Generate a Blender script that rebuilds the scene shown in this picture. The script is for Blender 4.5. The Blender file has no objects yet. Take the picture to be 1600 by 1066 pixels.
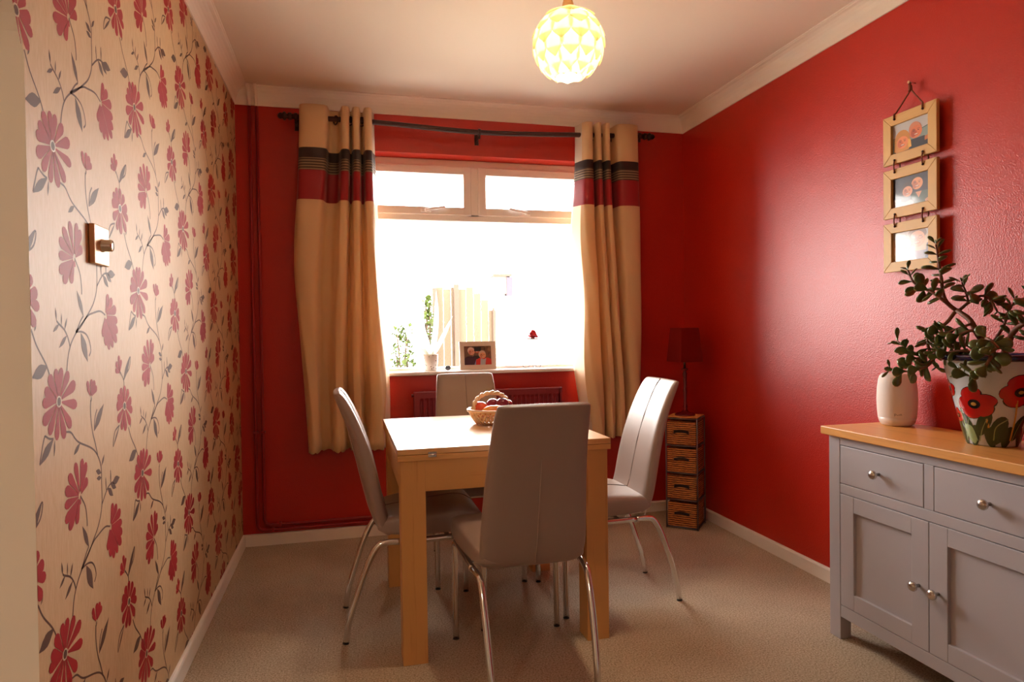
import bpy, bmesh, math, random
from mathutils import Vector, Matrix
R = math.radians
C = bpy.context.scene.collection
SC = bpy.context.scene
random.seed(7)

# ------------------------------------------------------------------ camera
CAM_H = 1.1162
FPX, YAW, PITCH, ROLL = 1028.24, 0.2465, -0.0156, -0.0136
fw = Vector((math.sin(YAW)*math.cos(PITCH), math.cos(YAW)*math.cos(PITCH), math.sin(PITCH)))
rt = Vector((math.cos(YAW), -math.sin(YAW), 0)); up = rt.cross(fw)
rt, up = rt*math.cos(ROLL)+up*math.sin(ROLL), up*math.cos(ROLL)-rt*math.sin(ROLL)
cd_ = bpy.data.cameras.new('camera'); cam = bpy.data.objects.new('camera', cd_); C.objects.link(cam)
cd_.sensor_width = 36; cd_.lens = FPX/1600*36; cd_.clip_start = .02; cd_.clip_end = 200
M = Matrix((rt, up, -fw)).transposed().to_4x4(); M.translation = (0, 0, CAM_H)
cam.matrix_world = M
SC.camera = cam

# ------------------------------------------------------------------ light and exposure
SC.view_settings.view_transform = 'Standard'; SC.view_settings.look = 'None'
SC.view_settings.gamma = 1; SC.view_settings.use_curve_mapping = False
SC.view_settings.exposure = 0.0
try:
    SC.cycles.use_denoising = True
    SC.cycles.max_bounces = 10; SC.cycles.diffuse_bounces = 6; SC.cycles.transparent_max_bounces = 12
    SC.cycles.sample_clamp_indirect = 8
except Exception: pass
wd = bpy.data.worlds.new('sky'); SC.world = wd; wd.use_nodes = True
bg = wd.node_tree.nodes['Background']
bg.inputs[0].default_value = (1.0, 0.97, 0.925, 1); bg.inputs[1].default_value = 26.0

def lamp(name, kind, loc, energy, color, size=.1, rot=None):
    l = bpy.data.lights.new(name, kind); l.energy = energy; l.color = color
    if kind == 'POINT': l.shadow_soft_size = size
    o = bpy.data.objects.new(name, l); C.objects.link(o); o.location = loc
    if rot: o.rotation_euler = rot
    return o
# daylight portal in the window opening (guides sampling of the sky only)
pl = bpy.data.lights.new('window_portal', 'AREA'); pl.shape = 'RECTANGLE'; pl.size = 1.5; pl.size_y = 1.25
po = bpy.data.objects.new('window_portal', pl); C.objects.link(po)
po.location = (.74, 3.9, 1.5); po.rotation_euler = (R(-90), 0, 0)
try: pl.cycles.is_portal = True
except Exception: pass

# ------------------------------------------------------------------ helpers
def s2l(c):
    c = c/255.0
    return c/12.92 if c <= .04045 else ((c+.055)/1.055)**2.4
def rgb(r, g, b): return (s2l(r), s2l(g), s2l(b), 1)
MATS = {}
def mat(name, col, rough=.5, metal=0, spec=.5, coat=0, bump=None, trans=0, sheen=0):
    """col is linear rgba; bump=(scale,strength,kind)"""
    if name in MATS: return MATS[name]
    m = bpy.data.materials.new(name); m.use_nodes = True; nt = m.node_tree
    p = nt.nodes['Principled BSDF']
    p.inputs['Base Color'].default_value = col; p.inputs['Roughness'].default_value = rough
    p.inputs['Metallic'].default_value = metal; p.inputs['Specular IOR Level'].default_value = spec
    p.inputs['Coat Weight'].default_value = coat; p.inputs['Coat Roughness'].default_value = .05
    if sheen: p.inputs['Sheen Weight'].default_value = sheen
    if bump:
        tc = nt.nodes.new('ShaderNodeTexCoord'); n = nt.nodes.new('ShaderNodeTexNoise')
        n.inputs['Scale'].default_value = bump[0]; n.inputs['Detail'].default_value = 4
        b = nt.nodes.new('ShaderNodeBump'); b.inputs['Strength'].default_value = bump[1]
        b.inputs['Distance'].default_value = bump[2] if len(bump) > 2 else .002
        nt.links.new(tc.outputs['Object'], n.inputs['Vector']); nt.links.new(n.outputs['Fac'], b.inputs['Height'])
        nt.links.new(b.outputs['Normal'], p.inputs['Normal'])
    if trans:
        t = nt.nodes.new('ShaderNodeBsdfTranslucent'); t.inputs['Color'].default_value = col
        mx = nt.nodes.new('ShaderNodeMixShader'); mx.inputs[0].default_value = trans
        out = nt.nodes['Material Output']
        nt.links.new(p.outputs[0], mx.inputs[1]); nt.links.new(t.outputs[0], mx.inputs[2]); nt.links.new(mx.outputs[0], out.inputs[0])
    MATS[name] = m
    return m
def N(m, kind, **kw):
    n = m.node_tree.nodes.new(kind)
    for k, v in kw.items(): setattr(n, k, v)
    return n
def L(m, a, b): m.node_tree.links.new(a, b)
def P(m): return m.node_tree.nodes['Principled BSDF']
def ramp(m, stops):
    r = N(m, 'ShaderNodeValToRGB'); e = r.color_ramp.elements
    e[0].position, e[0].color = stops[0]; e[1].position, e[1].color = stops[-1]
    for p_, c_ in stops[1:-1]:
        x = e.new(p_); x.color = c_
    return r

class MB:
    """collects shapes into one mesh with material slots"""
    def __init__(s): s.bm = bmesh.new(); s.mats = []
    def slot(s, m):
        if m is None: return 0
        if m not in s.mats: s.mats.append(m)
        return s.mats.index(m)
    def box(s, lo, hi, m=None, bev=0, seg=2, rot=None, piv=None):
        i = s.slot(m); lo = Vector(lo); hi = Vector(hi)
        b2 = bmesh.new(); bmesh.ops.create_cube(b2, size=1)
        d = hi-lo; c = (hi+lo)/2
        for v in b2.verts: v.co = Vector((v.co.x*d.x, v.co.y*d.y, v.co.z*d.z))+c
        if bev: bmesh.ops.bevel(b2, geom=b2.edges[:], offset=bev, segments=seg, profile=.5, affect='EDGES')
        if rot: bmesh.ops.rotate(b2, verts=b2.verts, cent=Vector(piv) if piv else c, matrix=rot)
        s.merge(b2, i); return s
    def merge(s, b2, i):
        vm = {v: s.bm.verts.new(v.co) for v in b2.verts}
        for f in b2.faces:
            try:
                g = s.bm.faces.new([vm[v] for v in f.verts]); g.material_index = i; g.smooth = f.smooth
            except ValueError: pass
        b2.free()
    def poly(s, pts, m=None, smooth=False):
        f = s.bm.faces.new([s.bm.verts.new(p) for p in pts]); f.material_index = s.slot(m); f.smooth = smooth; return f
    def rings(s, rings, m=None, closed=True, cap0=True, cap1=True, smooth=True):
        i = s.slot(m); vr = [[s.bm.verts.new(p) for p in r] for r in rings]
        n = len(vr[0])
        for a, b in zip(vr, vr[1:]):
            for k in range(n if closed else n-1):
                q = (k+1) % n
                f = s.bm.faces.new((a[k], a[q], b[q], b[k])); f.material_index = i; f.smooth = smooth
        if cap0 and closed: f = s.bm.faces.new(vr[0][::-1]); f.material_index = i
        if cap1 and closed: f = s.bm.faces.new(vr[-1]); f.material_index = i
        return s
    def tube(s, path, r, m=None, n=10, cap=True, smooth=True):
        path = [Vector(p) for p in path]; rr = r if isinstance(r, (list, tuple)) else [r]*len(path)
        rings = []; prev = None
        for k, p in enumerate(path):
            t = (path[min(k+1, len(path)-1)]-path[max(k-1, 0)]).normalized()
            if prev is None:
                a = Vector((0, 0, 1)) if abs(t.z) < .9 else Vector((1, 0, 0))
                u = t.cross(a).normalized()
            else:
                u = (prev-t*prev.dot(t)).normalized()
            prev = u; w = t.cross(u)
            rings.append([p+(u*math.cos(x*2*math.pi/n)+w*math.sin(x*2*math.pi/n))*rr[k] for x in range(n)])
        return s.rings(rings, m, True, cap, cap, smooth)
    def lathe(s, prof, m=None, n=32, c=(0, 0, 0), axis='z', cap=True, smooth=True):
        c = Vector(c); rings = []
        for r, h in prof:
            ring = []
            for k in range(n):
                a = 2*math.pi*k/n; x, y = r*math.cos(a), r*math.sin(a)
                v = {'z': (x, y, h), 'x': (h, x, y), 'y': (y, h, x)}[axis]
                ring.append(c+Vector(v))
            rings.append(ring)
        return s.rings(rings, m, True, cap, cap, smooth)
    def ball(s, c, r, m=None, seg=16, scale=(1, 1, 1), rot=None):
        i = s.slot(m); b2 = bmesh.new(); bmesh.ops.create_uvsphere(b2, u_segments=seg, v_segments=max(6, seg//2+2), radius=r)
        for v in b2.verts: v.co = Vector((v.co.x*scale[0], v.co.y*scale[1], v.co.z*scale[2]))
        if rot: bmesh.ops.rotate(b2, verts=b2.verts, cent=(0, 0, 0), matrix=rot)
        for v in b2.verts: v.co += Vector(c)
        for f in b2.faces: f.smooth = True
        s.merge(b2, i); return s
    def xf(s, mtx):
        bmesh.ops.transform(s.bm, matrix=mtx, verts=s.bm.verts); return s
    def build(s, name, m=None, parent=None, loc=None, fixn=True):
        if fixn: bmesh.ops.recalc_face_normals(s.bm, faces=s.bm.faces)
        me = bpy.data.meshes.new(name); s.bm.to_mesh(me); s.bm.free()
        for x in (s.mats if s.mats else [m]):
            if x: me.materials.append(x)
        o = bpy.data.objects.new(name, me); C.objects.link(o)
        if parent: o.parent = parent
        if loc: o.location = loc
        return o
def tag(o, label=None, cat=None, group=None, kind=None):
    if label: o['label'] = label
    if cat: o['category'] = cat
    if group: o['group'] = group
    if kind: o['kind'] = kind
    return o
def thing(name, label, cat, loc=(0, 0, 0), rz=0, group=None):
    o = bpy.data.objects.new(name, None); C.objects.link(o); o.empty_display_size = .05
    o.location = loc; o.rotation_euler = (0, 0, rz)
    return tag(o, label, cat, group)
def copy_tree(o, parent=None):
    c = o.copy(); C.objects.link(c)
    if parent: c.parent = parent
    for ch in list(o.children): copy_tree(ch, c)
    return c
def crom(pts, n=6):
    """catmull-rom through the points"""
    p = [Vector(q) for q in pts]; out = []
    p = [p[0]*2-p[1]]+p+[p[-1]*2-p[-2]]
    for k in range(1, len(p)-2):
        a, b, c, d = p[k-1:k+3]
        for j in range(n):
            t = j/n
            out.append(.5*((2*b)+(c-a)*t+(2*a-5*b+4*c-d)*t*t+(3*b-a-3*c+d)*t**3))
    out.append(p[-2]); return out

# ------------------------------------------------------------------ materials
m_white = mat('white_paint', rgb(242, 234, 224), .42)
m_ceil = mat('ceiling_paint', rgb(240, 228, 214), .8)
m_cov = mat('coving_paint', rgb(246, 236, 224), .7)
m_upvc = mat('white_upvc', rgb(250, 246, 242), .3)
m_chrome = mat('chrome', (.75, .74, .73, 1), .12, 1)
m_nickel = mat('brushed_nickel', (.62, .58, .54, 1), .25, 1)
m_dark = mat('dark_rubber', (.03, .027, .025, 1), .5)

def red_wall():
    m = mat('red_wallpaper_paint', rgb(184, 34, 15), .36, spec=.5)
    tc = N(m, 'ShaderNodeTexCoord'); n = N(m, 'ShaderNodeTexNoise'); n.inputs['Scale'].default_value = 170; n.inputs['Detail'].default_value = 3
    v = N(m, 'ShaderNodeTexVoronoi'); v.inputs['Scale'].default_value = 240
    mx = N(m, 'ShaderNodeMath', operation='ADD'); b = N(m, 'ShaderNodeBump'); b.inputs['Strength'].default_value = .35; b.inputs['Distance'].default_value = .0016
    L(m, tc.outputs['Object'], n.inputs['Vector']); L(m, tc.outputs['Object'], v.inputs['Vector'])
    L(m, n.outputs['Fac'], mx.inputs[0]); L(m, v.outputs['Distance'], mx.inputs[1]); L(m, mx.outputs[0], b.inputs['Height'])
    L(m, b.outputs['Normal'], P(m).inputs['Normal']); return m
m_red = red_wall()
m_redgloss = mat('red_gloss_paint', rgb(150, 22, 26), .35)
def carpet():
    m = mat('beige_carpet', rgb(176, 152, 124), .95, spec=.1)
    tc = N(m, 'ShaderNodeTexCoord'); n = N(m, 'ShaderNodeTexNoise'); n.inputs['Scale'].default_value = 170; n.inputs['Detail'].default_value = 6; n.inputs['Roughness'].default_value = .7
    n2 = N(m, 'ShaderNodeTexNoise'); n2.inputs['Scale'].default_value = 5; n2.inputs['Detail'].default_value = 3
    r = ramp(m, [(.30, rgb(100, 82, 64)), (.44, rgb(184, 164, 138)), (.58, rgb(218, 200, 176)), (.74, rgb(240, 226, 206))])
    mx = N(m, 'ShaderNodeMix', data_type='RGBA', blend_type='MULTIPLY'); mx.inputs[0].default_value = .25
    b = N(m, 'ShaderNodeBump'); b.inputs['Strength'].default_value = .8; b.inputs['Distance'].default_value = .006
    for q in (n, n2): L(m, tc.outputs['Object'], q.inputs['Vector'])
    L(m, n.outputs['Fac'], r.inputs[0]); L(m, r.outputs[0], mx.inputs[6]); L(m, n2.outputs['Fac'], mx.inputs[7])
    L(m, mx.outputs[2], P(m).inputs['Base Color']); L(m, n.outputs['Fac'], b.inputs['Height']); L(m, b.outputs['Normal'], P(m).inputs['Normal'])
    return m
m_carpet = carpet()
def wood(name, c1, c2, axis, scale=1, rough=.4):
    m = mat(name, c1, rough)
    tc = N(m, 'ShaderNodeTexCoord'); mp = N(m, 'ShaderNodeMapping')
    sc = [38*scale]*3; sc[axis] = 2.2*scale
    mp.inputs['Scale'].default_value = sc
    n = N(m, 'ShaderNodeTexNoise'); n.inputs['Scale'].default_value = 1; n.inputs['Detail'].default_value = 6; n.inputs['Distortion'].default_value = .6
    n2 = N(m, 'ShaderNodeTexNoise'); n2.inputs['Scale'].default_value = 5; n2.inputs['Detail'].default_value = 2
    ad = N(m, 'ShaderNodeMath', operation='MULTIPLY_ADD'); ad.inputs[1].default_value = .25
    r = ramp(m, [(.35, c2), (.55, c1), (.75, c1)])
    L(m, tc.outputs['Object'], mp.inputs['Vector']); L(m, mp.outputs[0], n.inputs['Vector']); L(m, mp.outputs[0], n2.inputs['Vector'])
    L(m, n2.outputs['Fac'], ad.inputs[0]); L(m, n.outputs['Fac'], ad.inputs[2])
    L(m, ad.outputs[0], r.inputs[0]); L(m, r.outputs[0], P(m).inputs['Base Color'])
    return m
m_oakx = wood('oak_along_x', rgb(206, 152, 88), rgb(176, 118, 60), 0)
m_oaktop = wood('oak_table_top', rgb(216, 164, 100), rgb(188, 130, 70), 0, 1, .2); P(m_oaktop).inputs['Coat Weight'].default_value = 1; P(m_oaktop).inputs['Coat Roughness'].default_value = .30
m_oaky = wood('oak_along_y', rgb(206, 152, 88), rgb(176, 118, 60), 1)
m_oakz = wood('oak_along_z', rgb(206, 152, 88), rgb(176, 118, 60), 2)
m_top = wood('oak_worktop', rgb(222, 158, 84), rgb(190, 122, 56), 1, .8, .38)
m_pine_y = wood('pine_along_y', rgb(206, 160, 92), rgb(182, 128, 62), 1, 1.2, .5)
m_pine_z = wood('pine_along_z', rgb(206, 160, 92), rgb(182, 128, 62), 2, 1.2, .5)
m_leather = mat('taupe_leather', rgb(150, 130, 120), .36, bump=(220, .12, .001))
m_seam = mat('stitched_seam', rgb(120, 100, 92), .6)
m_grey = mat('grey_painted_wood', rgb(174, 168, 172), .45)
m_gap = mat('dark_gap', rgb(40, 34, 34), .8)
m_brass = mat('satin_brass_plate', rgb(220, 176, 132), .35, .35)
m_rod = mat('dark_brown_metal', rgb(66, 40, 38), .35, .3)

# ------------------------------------------------------------------ room
XL, XR, YB, H = -.5432, 2.029, 3.6853, 2.4
CH, CD, SH = .0873, .0681, .0622
YR = -2.2       # rear end of the room, behind the camera
AX = XL-.137    # far face of the left wall
def struct(mb, name, m=None):
    return tag(mb.build(name, m), kind='structure')
struct(MB().box((-2.6, YR-.1, -.1), (XR+.15, YB+.3, 0)), 'floor', m_carpet)
struct(MB().box((-2.6, YR-.1, H), (XR+.15, YB+.3, H+.1)), 'ceiling', m_ceil)
struct(MB().box((XR, YR, 0), (XR+.15, YB+.3, H)), 'wall_right', m_red)
WX0, WX1, WZ0, WZ1 = -.02, 1.50, .875, 2.11      # window opening
mb = MB()
mb.box((AX, YB, 0), (WX0, YB+.25, H)); mb.box((WX1, YB, 0), (XR, YB+.25, H))
mb.box((WX0, YB, 0), (WX1, YB+.25, WZ0)); mb.box((WX0, YB, WZ1), (WX1, YB+.25, H))
struct(mb, 'wall_back', m_red)
m_mag = mat('magnolia_paint', rgb(238, 228, 214), .6)
struct(MB().box((-2.6, YR-.12, 0), (XR+.15, YR, H)), 'wall_rear', m_mag)
mb = MB(); mb.box((-2.6, YR, 0), (-2.48, 2.6, H)); mb.box((-2.48, 2.5, 0), (AX, 2.6, H))
struct(mb, 'wall_hall', m_mag)
FLOWERS={
 'A':((0.0, 0.0),[(0.016, 0.065), (0.05, 0.055), (0.082, 0.03), (0.087, -0.015), (0.056, -0.057), (0.023, -0.075), (-0.014, -0.073), (-0.047, -0.057), (-0.071, -0.033), (-0.071, 0.004), (-0.061, 0.027), (-0.042, 0.053), (-0.011, 0.064)]),
 'A2':((0.386, -0.05),[(0.389, 0.001), (0.42, -0.012), (0.441, -0.04), (0.447, -0.068), (0.43, -0.101), (0.39, -0.113), (0.359, -0.106), (0.333, -0.082), (0.327, -0.044), (0.336, -0.021), (0.358, -0.004)]),
 'B':((0.094, -0.206),[(0.109, -0.131), (0.13, -0.143), (0.135, -0.179), (0.071, -0.133), (0.037, -0.151), (0.019, -0.177), (0.016, -0.208), (0.016, -0.24), (0.034, -0.26), (0.071, -0.259), (0.093, -0.224)]),
 'C':((0.265, -0.319),[(0.287, -0.27), (0.314, -0.28), (0.34, -0.302), (0.347, -0.332), (0.348, -0.358), (0.34, -0.382), (0.313, -0.395), (0.287, -0.4), (0.265, -0.39), (0.245, -0.369)]),
 'D':((0.165, -0.007),[(0.145, 0.029), (0.171, 0.032), (0.19, 0.027), (0.201, 0.013), (0.146, 0.018)]),
 'E':((0.358, 0.034),[(0.351, 0.078), (0.369, 0.067), (0.33, 0.062), (0.325, 0.043)]),
}
STEMS=[
  [(0.028, -0.063), (0.054, -0.068), (0.075, -0.084), (0.098, -0.096), (0.162, -0.118), (0.195, -0.139), (0.216, -0.169), (0.217, -0.202), (0.216, -0.255), (0.196, -0.291), (0.165, -0.316), (0.123, -0.344), (0.087, -0.364), (0.062, -0.386), (0.047, -0.413), (0.039, -0.447)] ,
  [(0.163, -0.013), (0.161, -0.044), (0.169, -0.081), (0.184, -0.111), (0.197, -0.14)] ,
  [(0.216, -0.255), (0.249, -0.23), (0.276, -0.221), (0.324, -0.22)] ,
  [(0.246, -0.229), (0.243, -0.202)] ,
  [(0.276, -0.221), (0.276, -0.19)] ,
  [(0.28, -0.222), (0.304, -0.234)] ,
  [(0.255, -0.227), (0.284, -0.247)] ,
  [(0.094, -0.206), (0.119, -0.234), (0.127, -0.264), (0.127, -0.279)] ,
  [(0.132, -0.325), (0.115, -0.337), (0.092, -0.36)] ,
  [(0.265, -0.319), (0.233, -0.311), (0.187, -0.317), (0.155, -0.325), (0.092, -0.358)] ,
  [(0.06, -0.389), (0.05, -0.37), (0.033, -0.354), (0.007, -0.342), (-0.001, -0.337)] ,
  [(0.09, -0.359), (0.12, -0.358), (0.147, -0.364), (0.164, -0.379), (0.171, -0.399), (0.16, -0.411)] ,
  [(0.387, -0.001), (0.384, 0.015), (0.359, 0.039)] ,
  [(0.384, 0.013), (0.403, 0.045), (0.44, 0.072), (0.431, 0.044), (0.394, 0.025)] ,
  [(0.413, -0.107), (0.433, -0.137), (0.468, -0.171), (0.489, -0.2)] ,
  [(0.346, -0.093), (0.315, -0.102), (0.301, -0.121), (0.298, -0.138)] ,
  [(-0.064, -0.057), (-0.072, -0.069), (-0.088, -0.106)] ,
  [(0.199, -0.037), (0.185, -0.055), (0.18, -0.082)] ,
  [(-0.064, -0.057), (-0.046, -0.065), (-0.028, -0.068)] ,
]
LEAVES=[
  ((-0.028, -0.068),(-0.089, -0.108),0.22),
  ((-0.022, -0.072),(-0.027, -0.102),0.18),
  ((0.099, -0.097),(0.066, -0.116),0.25),
  ((0.178, -0.083),(0.242, -0.029),0.22),
  ((0.219, -0.168),(0.238, -0.145),0.25),
  ((0.215, -0.183),(0.183, -0.172),0.5),
  ((0.215, -0.194),(0.187, -0.19),0.5),
  ((0.244, -0.225),(0.243, -0.197),0.16),
  ((0.276, -0.221),(0.276, -0.187),0.16),
  ((0.286, -0.221),(0.338, -0.219),0.42),
  ((0.276, -0.222),(0.312, -0.239),0.42),
  ((0.255, -0.227),(0.29, -0.253),0.4),
  ((0.134, -0.326),(0.101, -0.272),0.22),
  ((-0.001, -0.338),(-0.006, -0.311),0.2),
  ((0.01, -0.343),(-0.018, -0.359),0.2),
  ((0.02, -0.347),(0.022, -0.321),0.16),
  ((0.034, -0.355),(0.048, -0.33),0.2),
  ((0.045, -0.366),(0.007, -0.39),0.2),
  ((0.117, -0.361),(0.152, -0.423),0.34),
  ((0.475, -0.176),(0.411, -0.194),0.35),
  ((0.425, -0.111),(0.434, -0.096),0.25),
  ((0.387, 0.015),(0.439, 0.072),0.16),
  ((0.346, -0.093),(0.298, -0.139),0.09),
  ((0.169, -0.006),(0.164, -0.018),0.5),
  ((0.358, 0.037),(0.361, 0.03),0.5),
]

# ------------------------------------------------------------------ wallpapered left wall with an arched opening
def wallpaper():
    m = mat('floral_wallpaper_ground', rgb(202, 166, 124), .52, spec=.35)
    tc = N(m, 'ShaderNodeTexCoord'); mp = N(m, 'ShaderNodeMapping'); mp.inputs['Scale'].default_value = (1, 260, 40)
    n = N(m, 'ShaderNodeTexNoise'); n.inputs['Scale'].default_value = 1; n.inputs['Detail'].default_value = 2
    n2 = N(m, 'ShaderNodeTexNoise'); n2.inputs['Scale'].default_value = 320
    r = ramp(m, [(.2, rgb(194, 156, 114)), (.8, rgb(208, 174, 134))])
    b = N(m, 'ShaderNodeBump'); b.inputs['Strength'].default_value = .12; b.inputs['Distance'].default_value = .001
    L(m, tc.outputs['Object'], mp.inputs['Vector']); L(m, mp.outputs[0], n.inputs['Vector']); L(m, n.outputs['Fac'], r.inputs[0])
    L(m, r.outputs[0], P(m).inputs['Base Color']); L(m, tc.outputs['Object'], n2.inputs['Vector']); L(m, n2.outputs['Fac'], b.inputs['Height']); L(m, b.outputs['Normal'], P(m).inputs['Normal'])
    return m
m_wp = wallpaper()
m_petal = mat('wallpaper_red_print', rgb(160, 32, 34), .55, spec=.2)
m_leafp = mat('wallpaper_grey_brown_print', rgb(100, 70, 56), .55, spec=.2)
m_eye = mat('wallpaper_pale_print', rgb(206, 180, 146), .4)
A_Y, A_Z = 1.342, 1.60     # arch jamb and spring height
mb = MB()
arch = [(A_Y-.6*(1-math.cos(a)), A_Z+.26*math.sin(a)) for a in [math.pi*k/32 for k in range(33)]]
out = [(YB+.2, 0), (YB+.2, H), (YR, H), (YR, 0), (A_Y-1.2, 0)]+arch[::-1]+[(A_Y, 0)]
n = len(out)
mb.poly([(XL, y, z) for y, z in out], m_wp)
mb.poly([(AX, y, z) for y, z in out[::-1]], m_mag)
for k in range(n):
    a, b = out[k], out[(k+1) % n]
    mb.poly([(XL, *a), (AX, *a), (AX, *b), (XL, *b)], m_mag)
def clip(poly, f):
    res = []
    for a, b in zip(poly, poly[1:]+poly[:1]):
        fa, fb = f(a), f(b)
        if fa >= 0: res.append(a)
        if (fa >= 0) != (fb >= 0):
            t = fa/(fa-fb); res.append((a[0]+(b[0]-a[0])*t, a[1]+(b[1]-a[1])*t))
    return res
def decal(poly, m, off, e):
    if max(q[1] for q in poly) < A_Z: poly = clip(poly, lambda q: q[0]-A_Y-.001)
    else: poly = clip(poly, lambda q: (q[0]-A_Y-.001)+.43*max(0, q[1]-A_Z))
    for f in (lambda q: YB-q[0], lambda q: q[1]-.03, lambda q: H-CH+.01-q[1]):
        if len(poly) > 2: poly = clip(poly, f)
    if len(poly) < 3: return
    f = mb.poly([(XL+off, y, z) for y, z in poly], m)
    f.normal_update()
    if f.normal.x < 0: f.normal_flip()
def petal_poly(c, tip, w, r0=.14):
    dx, dz = tip[0]-c[0], tip[1]-c[1]; l = math.hypot(dx, dz) or 1e-6; ux, uz = dx/l, dz/l
    prof = [(r0, .14), (.35, .42), (.6, .76), (.8, 1), (.92, .84), (1, .3)]
    a = [(c[0]+ux*l*t-uz*w*k, c[1]+uz*l*t+ux*w*k) for t, k in prof]
    b = [(c[0]+ux*l*t+uz*w*k, c[1]+uz*l*t-ux*w*k) for t, k in prof]
    return a+b[::-1]
def leaf_poly(a, b, w):
    dx, dz = b[0]-a[0], b[1]-a[1]; l = math.hypot(dx, dz); ux, uz = dx/l, dz/l; w *= l
    prof = [(0, .08), (.15, .45), (.35, .9), (.5, 1), (.7, .75), (.88, .3), (1, .02)]
    return [(a[0]+ux*l*t-uz*w*k*.6, a[1]+uz*l*t+ux*w*k*.6) for t, k in prof]+[(a[0]+ux*l*t+uz*w*k*.6, a[1]+uz*l*t-ux*w*k*.6) for t, k in prof[::-1]]
def ell(c, a, b, n=14): return [(c[0]+a*math.cos(2*math.pi*k/n), c[1]+b*math.sin(2*math.pi*k/n)) for k in range(n)]
def tile(oy, oz):
    T = lambda pts: [(y+oy, z+oz) for y, z in pts]
    e = 0
    for st in STEMS:
        pts = [Vector((y, z, 0)) for y, z in st]
        pts = crom(pts, 4) if len(pts) > 2 else pts
        wd_ = .0021
        for a, b in zip(pts, pts[1:]):
            d = b-a
            if d.length < 1e-5: continue
            d.normalize(); nn = Vector((-d.y, d.x, 0))*wd_
            decal(T([(q.x, q.y) for q in (a-nn, b-nn, b+nn, a+nn)]), m_leafp, .0002, e)
    for a, b, w in LEAVES: decal(T(leaf_poly(a, b, min(w, .32))), m_leafp, .0003, e)
    for k, (c, tips) in FLOWERS.items():
        nt = len(tips)
        for j, t in enumerate(tips):
            l = math.hypot(t[0]-c[0], t[1]-c[1])
            if k in 'A2': w = .0120 if k == 'A' else .0118
            else: w = min(.0115, l*.21)
            decal(T(petal_poly(c, t, w*(.9+.15*((j*7) % 3)/2), .12)), m_petal, .0004+.00002*(j % 5), e)
        if k in ('A', 'A2'):
            decal(T(ell(c, .0125, .0115)), m_eye, .0006, e); decal(T(ell(c, .0085, .0085)), m_leafp, .0007, e)
for i in range(-3, 9):
    for j in range(-8, 9):
        oy = 1.4515+.5215*i; oz = .9905+.247*j
        if (i+j) % 2 or oy > YB+.2 or oy < .7 or oz > 3 or oz < -.4: continue
        tile(oy, oz)
wl = mb.build('wall_left', fixn=False); tag(wl, kind='structure')

# coving: concave plaster profile mitred at the corners
def coving_prof():
    p = [(0, -CH), (.006, -CH), (.008, -CH+.004)]
    for k in range(7):
        a = math.pi/2*k/6
        p.append((.008+(CD-.016)*(1-math.cos(a)), -CH+.006+(CH-.014)*math.sin(a)))
    return p+[(CD-.006, -.006), (CD, -.005), (CD, 0), (0, 0)]
def coving(name, f0, f1):
    mb = MB(); pr = coving_prof()
    mb.rings([[f0(d, z) for d, z in pr], [f1(d, z) for d, z in pr]], None, True, True, True, False)
    struct(mb, name, m_cov)
coving('trim_1', lambda d, z: (XL+d, YR, H+z), lambda d, z: (XL+d, YB-d, H+z))
coving('trim_2', lambda d, z: (XL+d, YB-d, H+z), lambda d, z: (XR-d, YB-d, H+z))
coving('trim_3', lambda d, z: (XR-d, YB-d, H+z), lambda d, z: (XR-d, YR, H+z))
def skirt_prof(): return [(0, 0), (.014, 0), (.014, SH-.008), (.011, SH-.002), (.006, SH), (0, SH)]
def skirt(name, f0, f1):
    mb = MB(); pr = skirt_prof(); mb.rings([[f0(d, z) for d, z in pr], [f1(d, z) for d, z in pr]], None, True, True, True, False)
    struct(mb, name, m_white)
skirt('baseboard_left', lambda d, z: (XL+d, A_Y, z), lambda d, z: (XL+d, YB-d, z))
skirt('baseboard_back', lambda d, z: (XL+d, YB-d, z), lambda d, z: (XR-d, YB-d, z))
skirt('baseboard_right', lambda d, z: (XR-d, YB-d, z), lambda d, z: (XR-d, YR, z))

# ------------------------------------------------------------------ window
FY = YB+.107
win = thing('window_1', None, None, ((WX0+WX1)/2, FY, WZ0)); win['kind'] = 'structure'
wo = Vector(((WX0+WX1)/2, FY, WZ0))
def W(mb, lo, hi, bev=.006, m=None): mb.box(Vector(lo)-wo, Vector(hi)-wo, m, bev)
mb = MB()
W(mb, (WX0, FY, WZ1-.045), (WX1, FY+.07, WZ1)); W(mb, (WX0, FY, WZ0), (WX1, FY+.07, WZ0+.035))
W(mb, (WX0, FY, WZ0), (WX0+.05, FY+.07, WZ1)); W(mb, (WX1-.05, FY, WZ0), (WX1, FY+.07, WZ1))
W(mb, (WX0+.04, FY+.002, 1.757), (WX1-.04, FY+.07, 1.80)); W(mb, (.695, FY+.002, 1.78), (.785, FY+.07, WZ1-.03))
mb.build('window_frame', m_upvc, win)
for a, b in ((WX0+.045, .718), (.762, WX1-.045)):
    mb = MB(); z0, z1 = 1.79, WZ1-.04; t = .045
    for lo, hi, e in (((a, z0), (a+t, z1), 0), ((b-t, z0), (b, z1), 0), ((a+t-.004, z0+.0006), (b-t+.004, z0+t), .0008), ((a+t-.004, z1-t), (b-t+.004, z1-.0006), .0008)):
        W(mb, (lo[0], FY-.012+e, lo[1]), (hi[0], FY+.05-e, hi[1]), .003)
    mb.build('opening_sash', m_upvc, win)
m_glass = bpy.data.materials.new('window_glass'); m_glass.use_nodes = True
nt = m_glass.node_tree; nt.nodes.remove(nt.nodes['Principled BSDF'])
tr_ = nt.nodes.new('ShaderNodeBsdfTransparent'); gl_ = nt.nodes.new('ShaderNodeBsdfGlossy'); gl_.inputs['Roughness'].default_value = .02
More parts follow.
